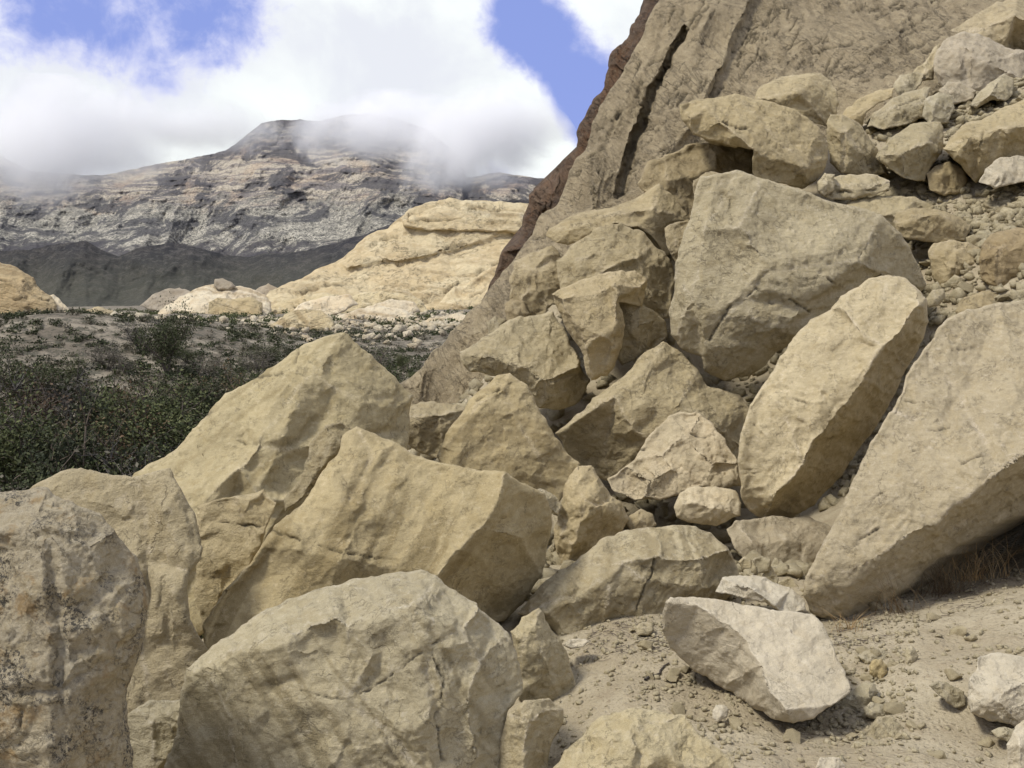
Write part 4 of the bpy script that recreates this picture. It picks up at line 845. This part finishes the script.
# ------------------------------------------------------------------ cloud hugging the mountain
def cloud(name, ctr_px, half, d_, dens, seed, label, thr=0.45):
    bm = bmesh.new(); bmesh.ops.create_icosphere(bm, subdivisions=3, radius=1.0)
    me = bpy.data.meshes.new(name); bm.to_mesh(me); bm.free()
    o = bpy.data.objects.new(name, me); C.objects.link(o)
    o.location = P1(ctr_px[0], ctr_px[1], d_); u = d_ / F
    o.scale = (half[0] * u, half[2], half[1] * u)
    m = bpy.data.materials.new(name); m.use_nodes = True; t = NT(m.node_tree); t.n.clear()
    tc = t.node('ShaderNodeTexCoord', 3)
    g = t.node('ShaderNodeNewGeometry', 0)
    r = t.vmath('LENGTH', tc, out=1)
    n = t.noise(t.vmath('ADD', t.vmath('SCALE', g, 0.0042), (seed, 0, 0)), 1.0, 5, 0.6, 0.4)
    f = t.math('ADD', t.math('SUBTRACT', 1.0, r), t.math('MULTIPLY', t.math('SUBTRACT', n, 0.5), 2.1))
    de = t.math('MULTIPLY', t.ss(f, thr - .30, thr + .28), dens)
    pv = t.node('ShaderNodeVolumePrincipled', 0, {'Color': (1, 1, 1), 'Density': de, 'Anisotropy': -0.2})
    out = t.n.new('ShaderNodeOutputMaterial'); t.l.new(pv, out.inputs['Volume'])
    me.materials.append(m)
    tag(o, label, 'cloud', None, 'stuff'); return o
cloud('cloud', (20, 146), (250, 72, 100), 1800, 0.024, 2.0, 'thick white cloud bank covering the left shoulder of the mountain')
cloud('cloud', (185, 128), (120, 52, 90), 1850, 0.03, 5.0, 'white cloud spilling over the ridge left of the summit')
cloud('cloud', (385, 136), (115, 48, 80), 2200, 0.032, 9.0, 'thin mist drifting across the summit', .5)
cloud('cloud', (468, 144), (112, 62, 90), 2100, 0.032, 12.0, 'white cloud resting on the right shoulder of the mountain')
# ------------------------------------------------------------------ the ground: one sheet to the horizon
cp = [(560, 768, 3.45), (700, 768, 3.4), (900, 768, 3.4), (1024, 768, 3.35), (600, 690, 4.1), (720, 700, 4.0), (620, 640, 4.75), (660, 600, 5.3), (850, 720, 3.8), (850, 660, 4.35), (950, 680, 4.0), (1000, 630, 4.4), (1024, 600, 4.6),
      (1000, 570, 6.6), (850, 620, 5.0), (920, 600, 5.25), (960, 575, 6.2), (760, 575, 5.9), (800, 520, 7.2), (820, 500, 7.6), (700, 520, 7.2), (560, 560, 6.8), (530, 610, 5.6), (640, 540, 7.0), (650, 510, 7.8), (560, 500, 7.8), (450, 450, 8.8), (700, 390, 9.8),
      (740, 370, 10.2), (600, 380, 10.3), (500, 360, 11.0), (640, 300, 11.6), (580, 250, 13), (670, 250, 12.5), (830, 200, 12.9), (880, 185, 13.2), (900, 205, 12.6), (930, 300, 10.1), (950, 300, 9.9), (920, 270, 10.8), (1000, 320, 9.2), (980, 210, 12), (1024, 215, 11.2), (990, 195, 12.3), (1020, 190, 12),
      (900, 110, 15.5), (880, 130, 14.6), (870, 150, 14), (950, 105, 15.4), (985, 115, 14.4), (1010, 100, 14.6), (1024, 70, 18), (700, 200, 14), (440, 400, 11), (410, 400, 12),
      (300, 560, 6.2), (150, 720, 4.6), (0, 800, 3.4), (400, 640, 5.0), (420, 800, 4.2), (200, 800, 4.2)]
cp = [(x, y, d + (2.2 if (430 < x < 900 and 300 < y < 560) else 0)) for x, y, d in cp]
W0 = P(np.array([c[0] for c in cp]), np.array([c[1] for c in cp]), np.array([c[2] for c in cp]))
ex = np.array([(-3, 6, -1.5), (-4, 9, -3.0), (-5, 3, -1.4), (-8, 6, -3.2), (-3, 14, -3.6), (-1.2, 12, -1.2), (-8, 14, -5), (-6, 20, -6), (0, 20, -1.5), (-2, 30, -6), (5, 22, 4.0), (14, 16, 7.5), (10, 8, 4.4), (6, 4, 1.6), (4, 1, .5), (0, 0, 0), (-4, 0, -.4), (0, -6, -.2), (-12, -6, -1.5), (12, -6, 2.5),
               (-14, 28, -7), (-20, 10, -5), (2, 34, -3), (12, 30, 8), (20, 20, 11), (20, 0, 6), (-22, -14, -3), (22, -22, 4)])
cpw = np.vstack([W0, ex])
def rbf_fit(P3):
    n = len(P3); A = np.zeros((n + 3, n + 3)); d = np.linalg.norm(P3[:, None, :2] - P3[None, :, :2], axis=2)
    A[:n, :n] = d - np.eye(n) * 0.12; A[:n, n] = 1; A[:n, n + 1:] = P3[:, :2]; A[n, :n] = 1; A[n + 1:, :n] = P3[:, :2].T
    return np.linalg.solve(A, np.concatenate([P3[:, 2], np.zeros(3)]))
wt = rbf_fit(cpw)
def far_z(x, y):
    r = np.hypot(x, y)
    z = np.interp(r, [0, 14, 24, 34, 48, 62, 82, 110, 200, 400, 2600, 9000], [-4, -5.5, -7.3, -7.3, -6.2, -5.0, -4.6, -5.0, -7.4, -13.5, -84, -84])
    # a scrubby bank on the left of the valley
    z = z + 2.9 * np.exp(-((x + 36) / 15.0)**2 - ((y - 74) / 22.0)**2)
    q = np.column_stack([x / 14, y / 14, x * 0])
    return z + fbm(q, 5, 4) * np.clip(r / 70, .2, 1.1)
def ground_z(x, y):
    x = np.asarray(x, float); y = np.asarray(y, float)
    z = np.zeros(len(x))
    for i in range(0, len(x), 20000):
        a = x[i:i + 20000]; b = y[i:i + 20000]
        d = np.hypot(a[:, None] - cpw[None, :, 0], b[:, None] - cpw[None, :, 1])
        z[i:i + 20000] = d @ wt[:len(cpw)] + wt[len(cpw)] + wt[len(cpw) + 1] * a + wt[len(cpw) + 2] * b
    r = np.hypot(x, y); k = np.clip((r - 22) / 16, 0, 1); k = k * k * (3 - 2 * k)
    kl = np.clip((y - 12) / 8, 0, 1) * np.clip((0 - x) / 3, 0, 1); k = np.maximum(k, kl)
    z = np.where(k < 1, z, 0) * (1 - k) + far_z(x, y) * k
    q = np.column_stack([x, y, x * 0]); nk = np.clip(1 - r / 30, 0, 1)
    bv, bd, br, b2 = cells(q * 9, 21)
    lump = np.clip(.32 - bd, 0, 1) * (br[:, 0] > .1) * .05
    z = z + nk * (fbm(q * 1.6, 31, 3) * .045 + fbm(q * 6, 33, 4, .6) * .030 + np.clip(fbm(q * 3.2, 35, 3), 0, 1) * fbm(q * 22, 34, 3, .6) * .028 + lump)
    return z
th_ = np.concatenate([np.linspace(-180, -34, 60)[:-1], np.linspace(-34, 34, 500), np.linspace(34, 180, 60)[1:]])
rr_ = np.concatenate([[0.02], np.geomspace(0.8, 30, 330), np.geomspace(30.4, 9000, 150)])
TH, RR = np.meshgrid(np.radians(th_), rr_)
gx_, gy_ = (RR * np.sin(TH)).ravel(), (RR * np.cos(TH)).ravel()
gz_ = ground_z(gx_, gy_)
nx_, nr_ = len(th_), len(rr_)
i = (np.arange(nr_ - 1)[:, None] * nx_ + np.arange(nx_ - 1)[None, :]).ravel()
m, t, bs = new_mat('sandy_ground', 1.0)
g = t.node('ShaderNodeNewGeometry', 0)
n1 = t.noise(g, 1.6, 5, 0.6, 0.4); n2 = t.noise(g, 14.0, 5, 0.7, 0.3); n3 = t.noise(g, 90.0, 4, 0.8)
vo = t.node('ShaderNodeTexVoronoi', 0, {'Vector': t.vmath('ADD', g, t.vmath('SCALE', t.node('ShaderNodeTexNoise', 1, {'Vector': g, 'Scale': 30.0}), 0.02)), 'Scale': 42.0})
c = t.mix(t.ss(n1, 0.38, 0.62), (0.345, 0.288, 0.188), (0.435, 0.375, 0.256))
c = t.mix(t.math('MULTIPLY', t.ss(n2, 0.50, 0.68), 0.5), c, (0.26, 0.205, 0.13))
c = t.mix(t.math('MULTIPLY', t.ss(n3, 0.52, 0.68), 0.5), c, (0.17, 0.125, 0.08))
c = t.mix(t.math('MULTIPLY', t.ss(n3, 0.46, 0.32), 0.4), c, (0.52, 0.44, 0.32))
# the valley beyond: scrub-covered, greyer
r = t.vmath('LENGTH', g, out=1)
f1 = t.noise(g, 0.22, 6, 0.7, 0.5); f2 = t.noise(g, 1.3, 5, 0.8)
vc = t.mix(t.ss(f1, 0.40, 0.60), (0.145, 0.122, 0.090), (0.275, 0.238, 0.178))
vc = t.mix(t.math('MULTIPLY', t.ss(f2, 0.48, 0.56), 0.8), vc, (0.050, 0.050, 0.034))
c = t.mix(t.ss(r, 17.0, 26.0), c, vc)
t.l.new(c, bs.inputs['Base Color'])
h = t.math('ADD', t.math('MULTIPLY', n2, 1.0), t.math('MULTIPLY', n3, 0.35))
h = t.math('ADD', h, t.math('MULTIPLY', t.ss(vo, 0.0, 0.5, 1.0, 0.0), 0.35))
t.l.new(t.node('ShaderNodeBump', 0, {'Height': h, 'Strength': 0.8, 'Distance': 0.03}), bs.inputs['Normal'])
V = np.column_stack([gx_, gy_, gz_])
go = mesh_obj('ground', V, np.column_stack([i, i + 1, i + nx_ + 1, i + nx_]), m, None, True)
me_ = go.data; me_.flip_normals() if me_.polygons[len(me_.polygons) // 2].normal.z < 0 else None
tag(go, kind='structure'); STAT['v'] += len(V)

# ------------------------------------------------------------------ loose stones
def pebble_shape(n, sd):
    """angular chip: the hull of a few scattered points"""
    rg = np.random.default_rng(sd); p = rg.normal(size=(n, 3)); p /= np.linalg.norm(p, axis=1)[:, None]
    p = p * rg.uniform(.8, 1.1, (n, 1)) * [1.0, rg.uniform(.6, .95), rg.uniform(.4, .8)]
    bm = bmesh.new()
    for q in p: bm.verts.new(q)
    bmesh.ops.convex_hull(bm, input=bm.verts); bmesh.ops.triangulate(bm, faces=bm.faces)
    bm.verts.index_update(); v = np.array([list(a.co) for a in bm.verts]); T = np.array([[a.index for a in f.verts] for f in bm.faces]); bm.free()
    return v, T
SH = [pebble_shape(11, k) for k in range(16)]
def rubble(name, pts, sizes, mat, tint, label, cat):
    Vs, Ts, b = [], [], 0
    for (x, y, z), s in zip(pts, sizes):
        v, T = SH[rng.integers(len(SH))]
        a, b1, c1 = rng.uniform(0, 6.3, 3); b1 = rng.normal(0, .35)
        Rm = np.array(Matrix.Rotation(a, 3, 'Z') @ Matrix.Rotation(b1, 3, 'X') @ Matrix.Rotation(rng.normal(0, .3), 3, 'Y'))
        Vs.append((v * s) @ Rm.T + [x, y, z + s * .25]); Ts.append(T + b); b += len(v)
    V = np.vstack(Vs); T = np.vstack(Ts); z0 = np.zeros(len(V))
    o = mesh_obj(name, V, T, M[mat], None, False, {'edge': z0, 'band': z0, 'crack': z0}, V.mean(0)); o.color = (*(tint,) * 3, 1)
    STAT['v'] += len(V)
    tag(o, label, cat, None, 'stuff'); return o
def scatter(boxes, smin, smax, power=2.6):
    """boxes: world patches given by their picture-plane footprint on the ground: (x0, x1, y0, y1, d0, d1, count)"""
    X, Y, S_ = [], [], []
    for (a, b, da, db, n) in boxes:
        px = rng.uniform(a, b, n); d = rng.uniform(da, db, n)
        X += list((px - 512) / F * d); Y += list(d * math.cos(PITCH)); S_ += list(smin + (smax - smin) * rng.uniform(0, 1, n)**power)
    X, Y = np.array(X), np.array(Y)
    return np.column_stack([X, Y, ground_z(X, Y)]), np.array(S_)
p_, s_ = scatter([(1040, 1500, 3.0, 7.0, 1500), (540, 1040, 3.0, 5.8, 3600), (640, 760, 3.2, 5.2, 900), (820, 930, 3.4, 4.8, 1200), (560, 700, 4.4, 5.0, 500)], .0025, .022, 3.4)
rubble('gravel', p_, s_, 'near', .95, 'fine gravel and chips strewn over the sandy foreground', 'gravel')
p_, s_ = scatter([(1040, 1500, 4.5, 14, 1500), (830, 1040, 9.0, 13.5, 3600), (860, 1040, 13, 17, 1900), (720, 840, 5.8, 8.0, 600)], .012, .12, 3.0)
rubble('rubble', p_, s_, 'mid', 1.0, 'broken rubble filling the slope between the upper boulders', 'rubble')
p_, s_ = scatter([(400, 800, 8.6, 13.5, 1500), (500, 600, 5.6, 8.5, 500)], .02, .16, 2.5)
rubble('rubble', p_, s_, 'mid', .9, 'broken stones lying in the dark gaps between the large boulders', 'rubble')
p_, s_ = scatter([(50, 480, 85, 190, 1300), (250, 480, 120, 200, 2600)], .10, .95, 4.5)
rubble('rubble', p_, s_, 'cream', .85, 'pale broken rock strewn over the valley floor and along the foot of the domes', 'rubble')
# single larger stones on the rubble slope and on the sand
ANCH = {'slope': [(850, 150, 'upright split block'), (910, 150, 'five-sided block'), (1000, 130, 'large pale-topped block'), (1005, 170, 'small bright stone slab'), (935, 225, 'broad low dark-fronted rock'), (955, 268, 'angular light brown rock'),
                 (1010, 260, 'dark brown boulder at the right edge'), (950, 178, 'small rounded rock in the hollow'), (855, 190, 'layered flat stone'), (985, 60, 'bluish grey boulder'), (995, 92, 'tilted pointed stone'), (900, 110, 'thin layered slab'), (780, 550, 'dull half-buried slab'), (710, 505, 'small pale block'), (985, 305, 'low slab behind the huge tilted slab'), (900, 205, 'low flat boulder')],
        'sand': [(760, 660, 'clean pale wedge'), (878, 670, 'round yellowish cobble'), (885, 735, 'grey triangular stone'), (1000, 695, 'whitish angular rock'), (640, 740, 'flat-topped boulder at the bottom'), (640, 590, 'arched boulder'), (545, 660, 'small triangular rock'), (945, 590, 'dry grass'), (720, 714, 'pale five-sided stone'), (850, 700, 'sharp-edged stone'), (950, 690, 'half buried long stone')]}
USED = {}
def loose_label(key, p, s, c_):
    v = np.array(p) - EYE; d = v @ FW; x = 512 + F * (v @ RT) / d; y = 384 - F * (v @ UP) / d
    a = min(ANCH[key], key=lambda q: (q[0] - x)**2 + (q[1] - y)**2); dx, dy = x - a[0], y - a[1]
    side = ('right of' if dx > 0 else 'left of') if abs(dx) > abs(dy) else ('below' if dy > 0 else 'above')
    lk = ('tiny ' if s * F / d < 5 else 'small ' if s * F / d < 9 else 'larger ') + ('pale ' if c_ > 1.04 else 'dark ' if c_ < .95 else 'tan ')
    lb = lk + 'loose stone ' + side + ' the ' + a[2]; n = USED.get(lb, 0); USED[lb] = n + 1
    return lb if n == 0 else lb.replace(lk, ORD[n] + ' ' + lk)
ORD = ['first', 'second', 'third', 'fourth', 'fifth', 'sixth', 'seventh', 'eighth', 'ninth', 'tenth', 'eleventh', 'twelfth']
def stone_mesh(k):
    v, T = pebble_shape(12, 50 + k)
    bm = bmesh.new(); vs = [bm.verts.new(q) for q in v]
    for f in T: bm.faces.new([vs[i] for i in f])
    bmesh.ops.subdivide_edges(bm, edges=bm.edges, cuts=5, use_grid_fill=True); bmesh.ops.triangulate(bm, faces=bm.faces)
    bmesh.ops.smooth_vert(bm, verts=bm.verts, factor=.15, use_axis_x=True, use_axis_y=True, use_axis_z=True)
    bm.verts.index_update(); v = np.array([list(a.co) for a in bm.verts]); T = np.array([[a.index for a in f.verts] for f in bm.faces]); bm.free()
    v = v + vnormals(v, T) * (fbm(v * 3.5, k, 4)[:, None] * .05)
    return v, T
def loose(boxes, s0, s1, key, mat, grp):
    pp, ss_ = scatter(boxes, s0, s1, 1.6)
    protos = []
    for k in range(6):
        v, T = stone_mesh(k)
        z0 = np.zeros(len(v)); me = None
        o = mesh_obj('loose_stone', v, T, M[mat], None, False, {'edge': z0 + .1, 'band': z0, 'crack': z0}); protos.append(o)
    for j, (p, s) in enumerate(zip(pp, ss_)):
        o = protos[j] if j < 6 else protos[j % 6].copy()
        if j >= 6: C.objects.link(o)
        o.location = (p[0], p[1], p[2] + s * .2); o.scale = (s, s, s)
        o.rotation_euler = (rng.normal(0, .3), rng.normal(0, .3), rng.uniform(0, 6.3))
        c_ = rng.uniform(.88, 1.12); o.color = (c_, c_ * .98, c_ * .94, 1)
        tag(o, loose_label(key, p, s, c_), 'stone', grp)
loose([(835, 1030, 9.3, 13.2, 75), (880, 1030, 13.5, 16, 30), (730, 830, 6.0, 7.6, 16)], .06, .17, 'slope', 'mid', 'loose stones in the upper rubble')
loose([(560, 1020, 3.3, 5.2, 40), (850, 910, 3.6, 4.3, 16), (640, 700, 3.6, 4.2, 8)], .018, .055, 'sand', 'near', 'loose stones on the sand')

# ------------------------------------------------------------------ dry grass under the huge slab
def flat_mat(name, cols, k=4.0, rough=.8):
    m, t, bs = new_mat(name, rough)
    g = t.node('ShaderNodeNewGeometry', 0); n = t.noise(g, k, 3, .7)
    rn = t.node('ShaderNodeNewGeometry', 8)
    c = t.mix(t.ss(n, .4, .6), cols[0], cols[1]); c = t.mix(t.ss(rn, 0.2, 1.0), c, cols[2])
    orn = t.node('ShaderNodeObjectInfo', 5); c = t.mix(1.0, c, t.mix(orn, (.55, .55, .60), (1.75, 1.65, 1.5)), 'MULTIPLY')
    t.l.new(c, bs.inputs['Base Color']); return m
grass_m = flat_mat('dry_grass', ((.34, .23, .10), (.20, .13, .055), (.50, .38, .20)), 9)
def blades(name, base, n, h, spread, lean, label, sd):
    rg = np.random.default_rng(sd); Vs, Ts, b = [], [], 0
    for _ in range(n):
        a = rg.uniform(0, 6.3); r = abs(rg.normal(0, spread)); x, y = base[0] + r * math.cos(a), base[1] + r * math.sin(a) * .5
        z = float(ground_z([x], [y])[0]); L = h * rg.uniform(.4, 1.15); an = rg.uniform(0, 6.3); ln = rg.uniform(.1, 1.5)
        dx, dy = math.cos(an) * ln + lean[0], math.sin(an) * ln * .6 + lean[1]; w_ = rg.uniform(.0010, .0021)
        for k in range(5):
            f = k / 4; px_, py_, pz_ = x + dx * L * f * (.4 + .6 * f), y + dy * L * f * (.4 + .6 * f), z + L * (f - .28 * f * f)
            ww = w_ * (1 - .7 * f)
            for q_ in range(3): Vs.append((px_ + ww * math.cos(q_ * 2.1), py_ + ww * math.sin(q_ * 2.1), pz_))
            if k:
                for q_ in range(3):
                    i0 = b + (k - 1) * 3 + q_; i1 = b + (k - 1) * 3 + (q_ + 1) % 3
                    Ts += [(i0, i1, i0 + 3), (i1, i1 + 3, i0 + 3)]
        b += 15
    V = np.array(Vs); o = mesh_obj(name, V, np.array(Ts), grass_m, None, True, None, V.mean(0)); tag(o, label, 'grass'); STAT['v'] += len(V)
def gpt(px, py, d): 
    p = P1(px, py, d); return (p.x, p.y)
blades('grass_tuft', gpt(945, 590, 5.3), 110, .33, .13, (-.15, 0), 'largest tuft of dry brown grass in the shade of the huge tilted slab', 1)
blades('grass_tuft', gpt(975, 570, 5.7), 70, .38, .15, (.1, 0), 'dry grass tuft deep under the slab, nearest the right edge', 2)
blades('grass_tuft', gpt(900, 606, 4.95), 34, .34, .06, (-.7, -.1), 'sparse straw bent to the left along the lower edge of the huge slab', 3)
blades('grass_tuft', gpt(850, 632, 4.75), 26, .14, .05, (0, 0), 'small dark grass tuft at the foot of the huge slab beside the clean pale wedge', 4)
# a twig on the sand
def tube(pts, r0, r1, sides=5):
    Vs, Ts = [], []; pts = [np.array(p, float) for p in pts]; n = len(pts)
    for k, p in enumerate(pts):
        d = pts[min(k + 1, n - 1)] - pts[max(k - 1, 0)]; d = d / (np.linalg.norm(d) + 1e-9)
        a = np.cross(d, [0.13, .2, 1]); a /= np.linalg.norm(a) + 1e-9; b = np.cross(d, a); r = r0 + (r1 - r0) * k / (n - 1)
        for s in range(sides): Vs.append(p + r * (a * math.cos(6.2832 * s / sides) + b * math.sin(6.2832 * s / sides)))
        if k:
            for s in range(sides):
                i0 = (k - 1) * sides + s; i1 = (k - 1) * sides + (s + 1) % sides
                Ts += [(i0, i1, i0 + sides), (i1, i1 + sides, i0 + sides)]
    return np.array(Vs), np.array(Ts)
bark = flat_mat('grey_bark', ((.075, .062, .05), (.05, .042, .034), (.11, .095, .08)), 6)
def twig(a, b, r, label):
    pa, pb = gpt(*a), gpt(*b); pts = []
    for k in range(8):
        f = k / 7; x, y = pa[0] + (pb[0] - pa[0]) * f + .006 * math.sin(k * 2.1), pa[1] + (pb[1] - pa[1]) * f + .01 * math.sin(k * 1.3)
        pts.append((x, y, float(ground_z([x], [y])[0]) + r * 1.2))
    V, T = tube(pts, r, r * .6); tag(mesh_obj('twig', V, T, bark, None, True, None, V.mean(0)), label, 'twig')
twig((645, 684, 4.2), (668, 671, 4.35), .006, 'pale dry twig lying on the sand left of the clean pale wedge')

Vs, Ts, b = [], [], 0
for (xa, xb, ya, yb, dd_, n) in ((590, 700, 4.35, 4.85, 0, 130), (840, 900, 4.2, 4.9, 0, 60), (880, 1020, 4.6, 5.4, 0, 110)):
    for _ in range(n):
        d_ = rng.uniform(ya, yb); x = (rng.uniform(xa, xb) - 512) / F * d_; y = d_ * math.cos(PITCH); a = rng.uniform(0, 6.3); L = rng.uniform(.015, .07); pts = []
        for k in range(3): xx, yy = x + math.cos(a + .3 * k) * L * k / 2, y + math.sin(a + .3 * k) * L * k / 2; pts.append((xx, yy, float(ground_z([xx], [yy])[0]) + .004 + rng.uniform(0, .008)))
        V, T = tube(pts, .0016, .0009, 4); Vs.append(V); Ts.append(T + b); b += len(V)
V = np.vstack(Vs); tag(mesh_obj('plant_litter', V, np.vstack(Ts), bark, None, True, None, V.mean(0)), 'dark dry plant litter scattered on the sand', 'litter', None, 'stuff')

# ------------------------------------------------------------------ valley vegetation
leaf_cols = {'dark': ((.026, .036, .014), (.045, .056, .022), (.070, .080, .034)),
             'green': ((.045, .062, .022), (.066, .085, .032), (.095, .112, .045)),
             'grey': ((.055, .052, .036), (.080, .075, .056), (.12, .115, .09)),
             'rust': ((.080, .052, .030), (.065, .058, .030), (.11, .075, .045))}
LM = {k: flat_mat('leaves_' + k, v, .9) for k, v in leaf_cols.items()}
greybark = flat_mat('pale_twigs', ((.11, .10, .082), (.065, .058, .048), (.19, .175, .15)), 3)
def bush_mesh(sd, leaves, twigs):
    """trunk and crown of one shrub, unit height"""
    rg = np.random.default_rng(sd); Vs, Ts, b = [], [], 0; tips = []
    nb = 7
    for _ in range(nb):
        an = rg.uniform(0, 6.3); p = np.array([0, 0, 0.0]); d = np.array([math.cos(an) * .55, math.sin(an) * .55, 1.0]); L = rg.uniform(.5, .85); pts = [p]
        for k in range(5):
            d = d + rg.normal(0, .22, 3) ; d[2] = max(d[2], .25); p = p + d / np.linalg.norm(d) * L / 5; pts.append(p)
        V, T = tube(pts, .016, .006, 4); Vs.append(V); Ts.append(T + b); b += len(V)
        for _ in range(twigs):
            s = pts[rg.integers(2, 6)]; d2 = rg.normal(0, 1, 3); d2[2] = abs(d2[2]) * .6 + .15; d2 /= np.linalg.norm(d2); q = [s]; Lt = rg.uniform(.14, .38)
            for k in range(3): d2 = d2 + rg.normal(0, .3, 3); q.append(q[-1] + d2 / np.linalg.norm(d2) * Lt / 3)
            V, T = tube(q, .006, .0022, 3); Vs.append(V); Ts.append(T + b); b += len(V); tips += q[1:]
    trunk = (np.vstack(Vs), np.vstack(Ts))
    tips = np.array(tips); k = rg.integers(0, len(tips), leaves)
    c = tips[k] + rg.normal(0, .055, (leaves, 3)); s = rg.uniform(.009, .022, leaves)[:, None]
    a = rg.normal(size=(leaves, 3)); a /= np.linalg.norm(a, axis=1)[:, None]; bq = np.cross(a, rg.normal(size=(leaves, 3))); bq /= np.linalg.norm(bq, axis=1)[:, None]
    V = np.concatenate([c - a * s, c + bq * s * .5, c + a * s, c - bq * s * .5], 1).reshape(-1, 3)
    T = np.arange(leaves)[:, None] * 4 + np.array([[0, 1, 2, 3]])
    return trunk, (V, T)
KIND = {}
for kd, lv, tw, bk in (('dark', 5200, 13, bark), ('green', 5200, 12, bark), ('grey', 1500, 26, greybark), ('rust', 3600, 16, bark)):
    for v_ in range(2):
        (tv, tt), (lv_, lt) = bush_mesh(sum(map(ord, kd)) + v_, lv, tw)
        e = bpy.data.objects.new('shrub', None)
        a = mesh_obj('trunk', tv, tt, bk); l = mesh_obj('crown', lv_, lt, LM[kd], None, False)
        a.parent = e; l.parent = e; KIND[kd, v_] = (e, a, l, [False])
def shrub(x, y, h, kd, label, grp, wide=1.0):
    e, a, l, used = KIND[kd, int(rng.integers(2))]
    if used[0]: e = e.copy(); a = a.copy(); l = l.copy(); a.parent = e; l.parent = e; C.objects.link(a); C.objects.link(l)
    used[0] = True; C.objects.link(e)
    e.location = (x, y, float(ground_z([x], [y])[0]) - .05); e.scale = (h * wide, h * wide, h); e.rotation_euler = (0, 0, rng.uniform(0, 6.3))
    tag(e, label, 'shrub', grp)
lbl = {'dark': 'dark evergreen shrub in the thicket filling the wash below the boulders', 'green': 'fresh green shrub in the thicket below the boulders',
       'grey': 'bare grey-twigged shrub in the thicket below the boulders', 'rust': 'rusty brown shrub in the thicket below the boulders'}
ORD = ['first', 'second', 'third', 'fourth', 'fifth', 'sixth', 'seventh', 'eighth', 'ninth', 'tenth', 'eleventh', 'twelfth', 'thirteenth', 'fourteenth', 'fifteenth', 'sixteenth', 'seventeenth', 'eighteenth', 'nineteenth', 'twentieth']
look = {'dark': 'dark evergreen shrub', 'green': 'fresh green shrub', 'grey': 'bare grey-twigged shrub', 'rust': 'rusty brown shrub'}
rows = [(17, 24, -30, 200, 13, 'nearest row, just behind the boulders'), (25, 33, -20, 260, 18, 'second row of the thicket'), (34, 43, -20, 340, 22, 'middle row of the thicket'),
        (44, 53, 20, 430, 22, 'farther row of the thicket'), (54, 66, 90, 470, 18, 'farthest row of the thicket, by the valley floor')]
for da, db, xa, xb, n, rl in rows:
    seen = {}
    for k in range(n):
        px_ = xa + (xb - xa) * (k + rng.uniform(.1, .9)) / n; d_ = rng.uniform(da, db)
        kd = rng.choice(['dark', 'grey', 'rust', 'green'], p=[.44, .28, .15, .13])
        h = rng.uniform(1.8, 4.4) * (1.0 if d_ > 26 else .9) * (.55 if d_ > 50 else .72 if d_ > 40 else 1)
        seen[kd] = seen.get(kd, 0) + 1
        p = P1(px_, 300, d_); shrub(p.x, p.y, h, kd, ORD[seen[kd] - 1] + ' ' + look[kd] + ' from left, ' + rl, 'shrubs in the thicket below the boulders', rng.uniform(1.0, 1.35))
p = P1(165, 340, 58); shrub(p.x, p.y, 4.3, 'dark', 'tallest dark tree of the thicket, rising beside the white boulders', None, .8)
p = P1(182, 460, 21); shrub(p.x, p.y, 2.6, 'green', 'bright green bush close behind the wedge-shaped boulder', None, 1.2)
for x_, d_, h_, kd_, lb_ in ((75, 30, 4.9, 'dark', 'tall dark leafy tree between the two bare grey trees'), (8, 34, 4.6, 'dark', 'dark tree cut by the left edge above the thicket'), (205, 46, 3.6, 'dark', 'dark round-topped tree right of the white boulders'), (250, 50, 2.9, 'green', 'green tree at the right end of the thicket beside the wedge boulder'), (385, 52, 3.6, 'dark', 'dark bush between the great dome and the wedge boulder crest'), (120, 36, 4.0, 'rust', 'tall rusty brown tree left of the tallest dark tree')):
    p = P1(x_, 340, d_); shrub(p.x, p.y, h_, kd_, lb_, None, .95)
p = P1(40, 400, 22); shrub(p.x, p.y, 4.6, 'grey', 'tall bare grey tree at the left edge of the thicket', None, .9)
p = P1(112, 400, 26); shrub(p.x, p.y, 4.0, 'grey', 'bare pale-twigged tree in the middle of the thicket', None, 1.0)
# low scrub on the valley floor, uncountable
def scrub(name, n, xa, xb, da, db, s0, s1, mat, label, sd):
    rg = np.random.default_rng(sd); px_ = rg.uniform(xa, xb, n); d_ = np.exp(rg.uniform(math.log(da), math.log(db), n))
    X = (px_ - 512) / F * d_; Y = d_; Z = ground_z(X, Y); S_ = rg.uniform(s0, s1, n)
    k = 46
    c = np.repeat(np.column_stack([X, Y, Z]), k, 0); s = np.repeat(S_, k)[:, None]
    o = rg.normal(size=(n * k, 3)); o /= np.linalg.norm(o, axis=1)[:, None]; o *= rg.uniform(.3, 1, (n * k, 1)); o[:, 2] = np.abs(o[:, 2]) * .8
    c = c + o * s; a = rg.normal(size=(n * k, 3)); a /= np.linalg.norm(a, axis=1)[:, None]; b = np.cross(a, rg.normal(size=(n * k, 3))); b /= np.linalg.norm(b, axis=1)[:, None]
    ls = s * .21
    V = np.concatenate([c - a * ls, c + b * ls, c + a * ls], 1).reshape(-1, 3); T = np.arange(n * k * 3).reshape(-1, 3)
    o = mesh_obj(name, V, T, mat, None, False, None, V.mean(0)); tag(o, label, 'scrub', None, 'stuff')
scrub('low_scrub', 1700, -60, 480, 46, 130, .18, .6, LM['dark'], 'low dark desert scrub dotting the valley floor', 3)
scrub('low_scrub', 1500, -60, 480, 48, 150, .18, .5, LM['grey'], 'low grey desert scrub dotting the valley floor', 4)
scrub('low_scrub', 1300, -100, 520, 130, 420, .5, 1.2, LM['dark'], 'distant dark scrub at the foot of the domes', 5)
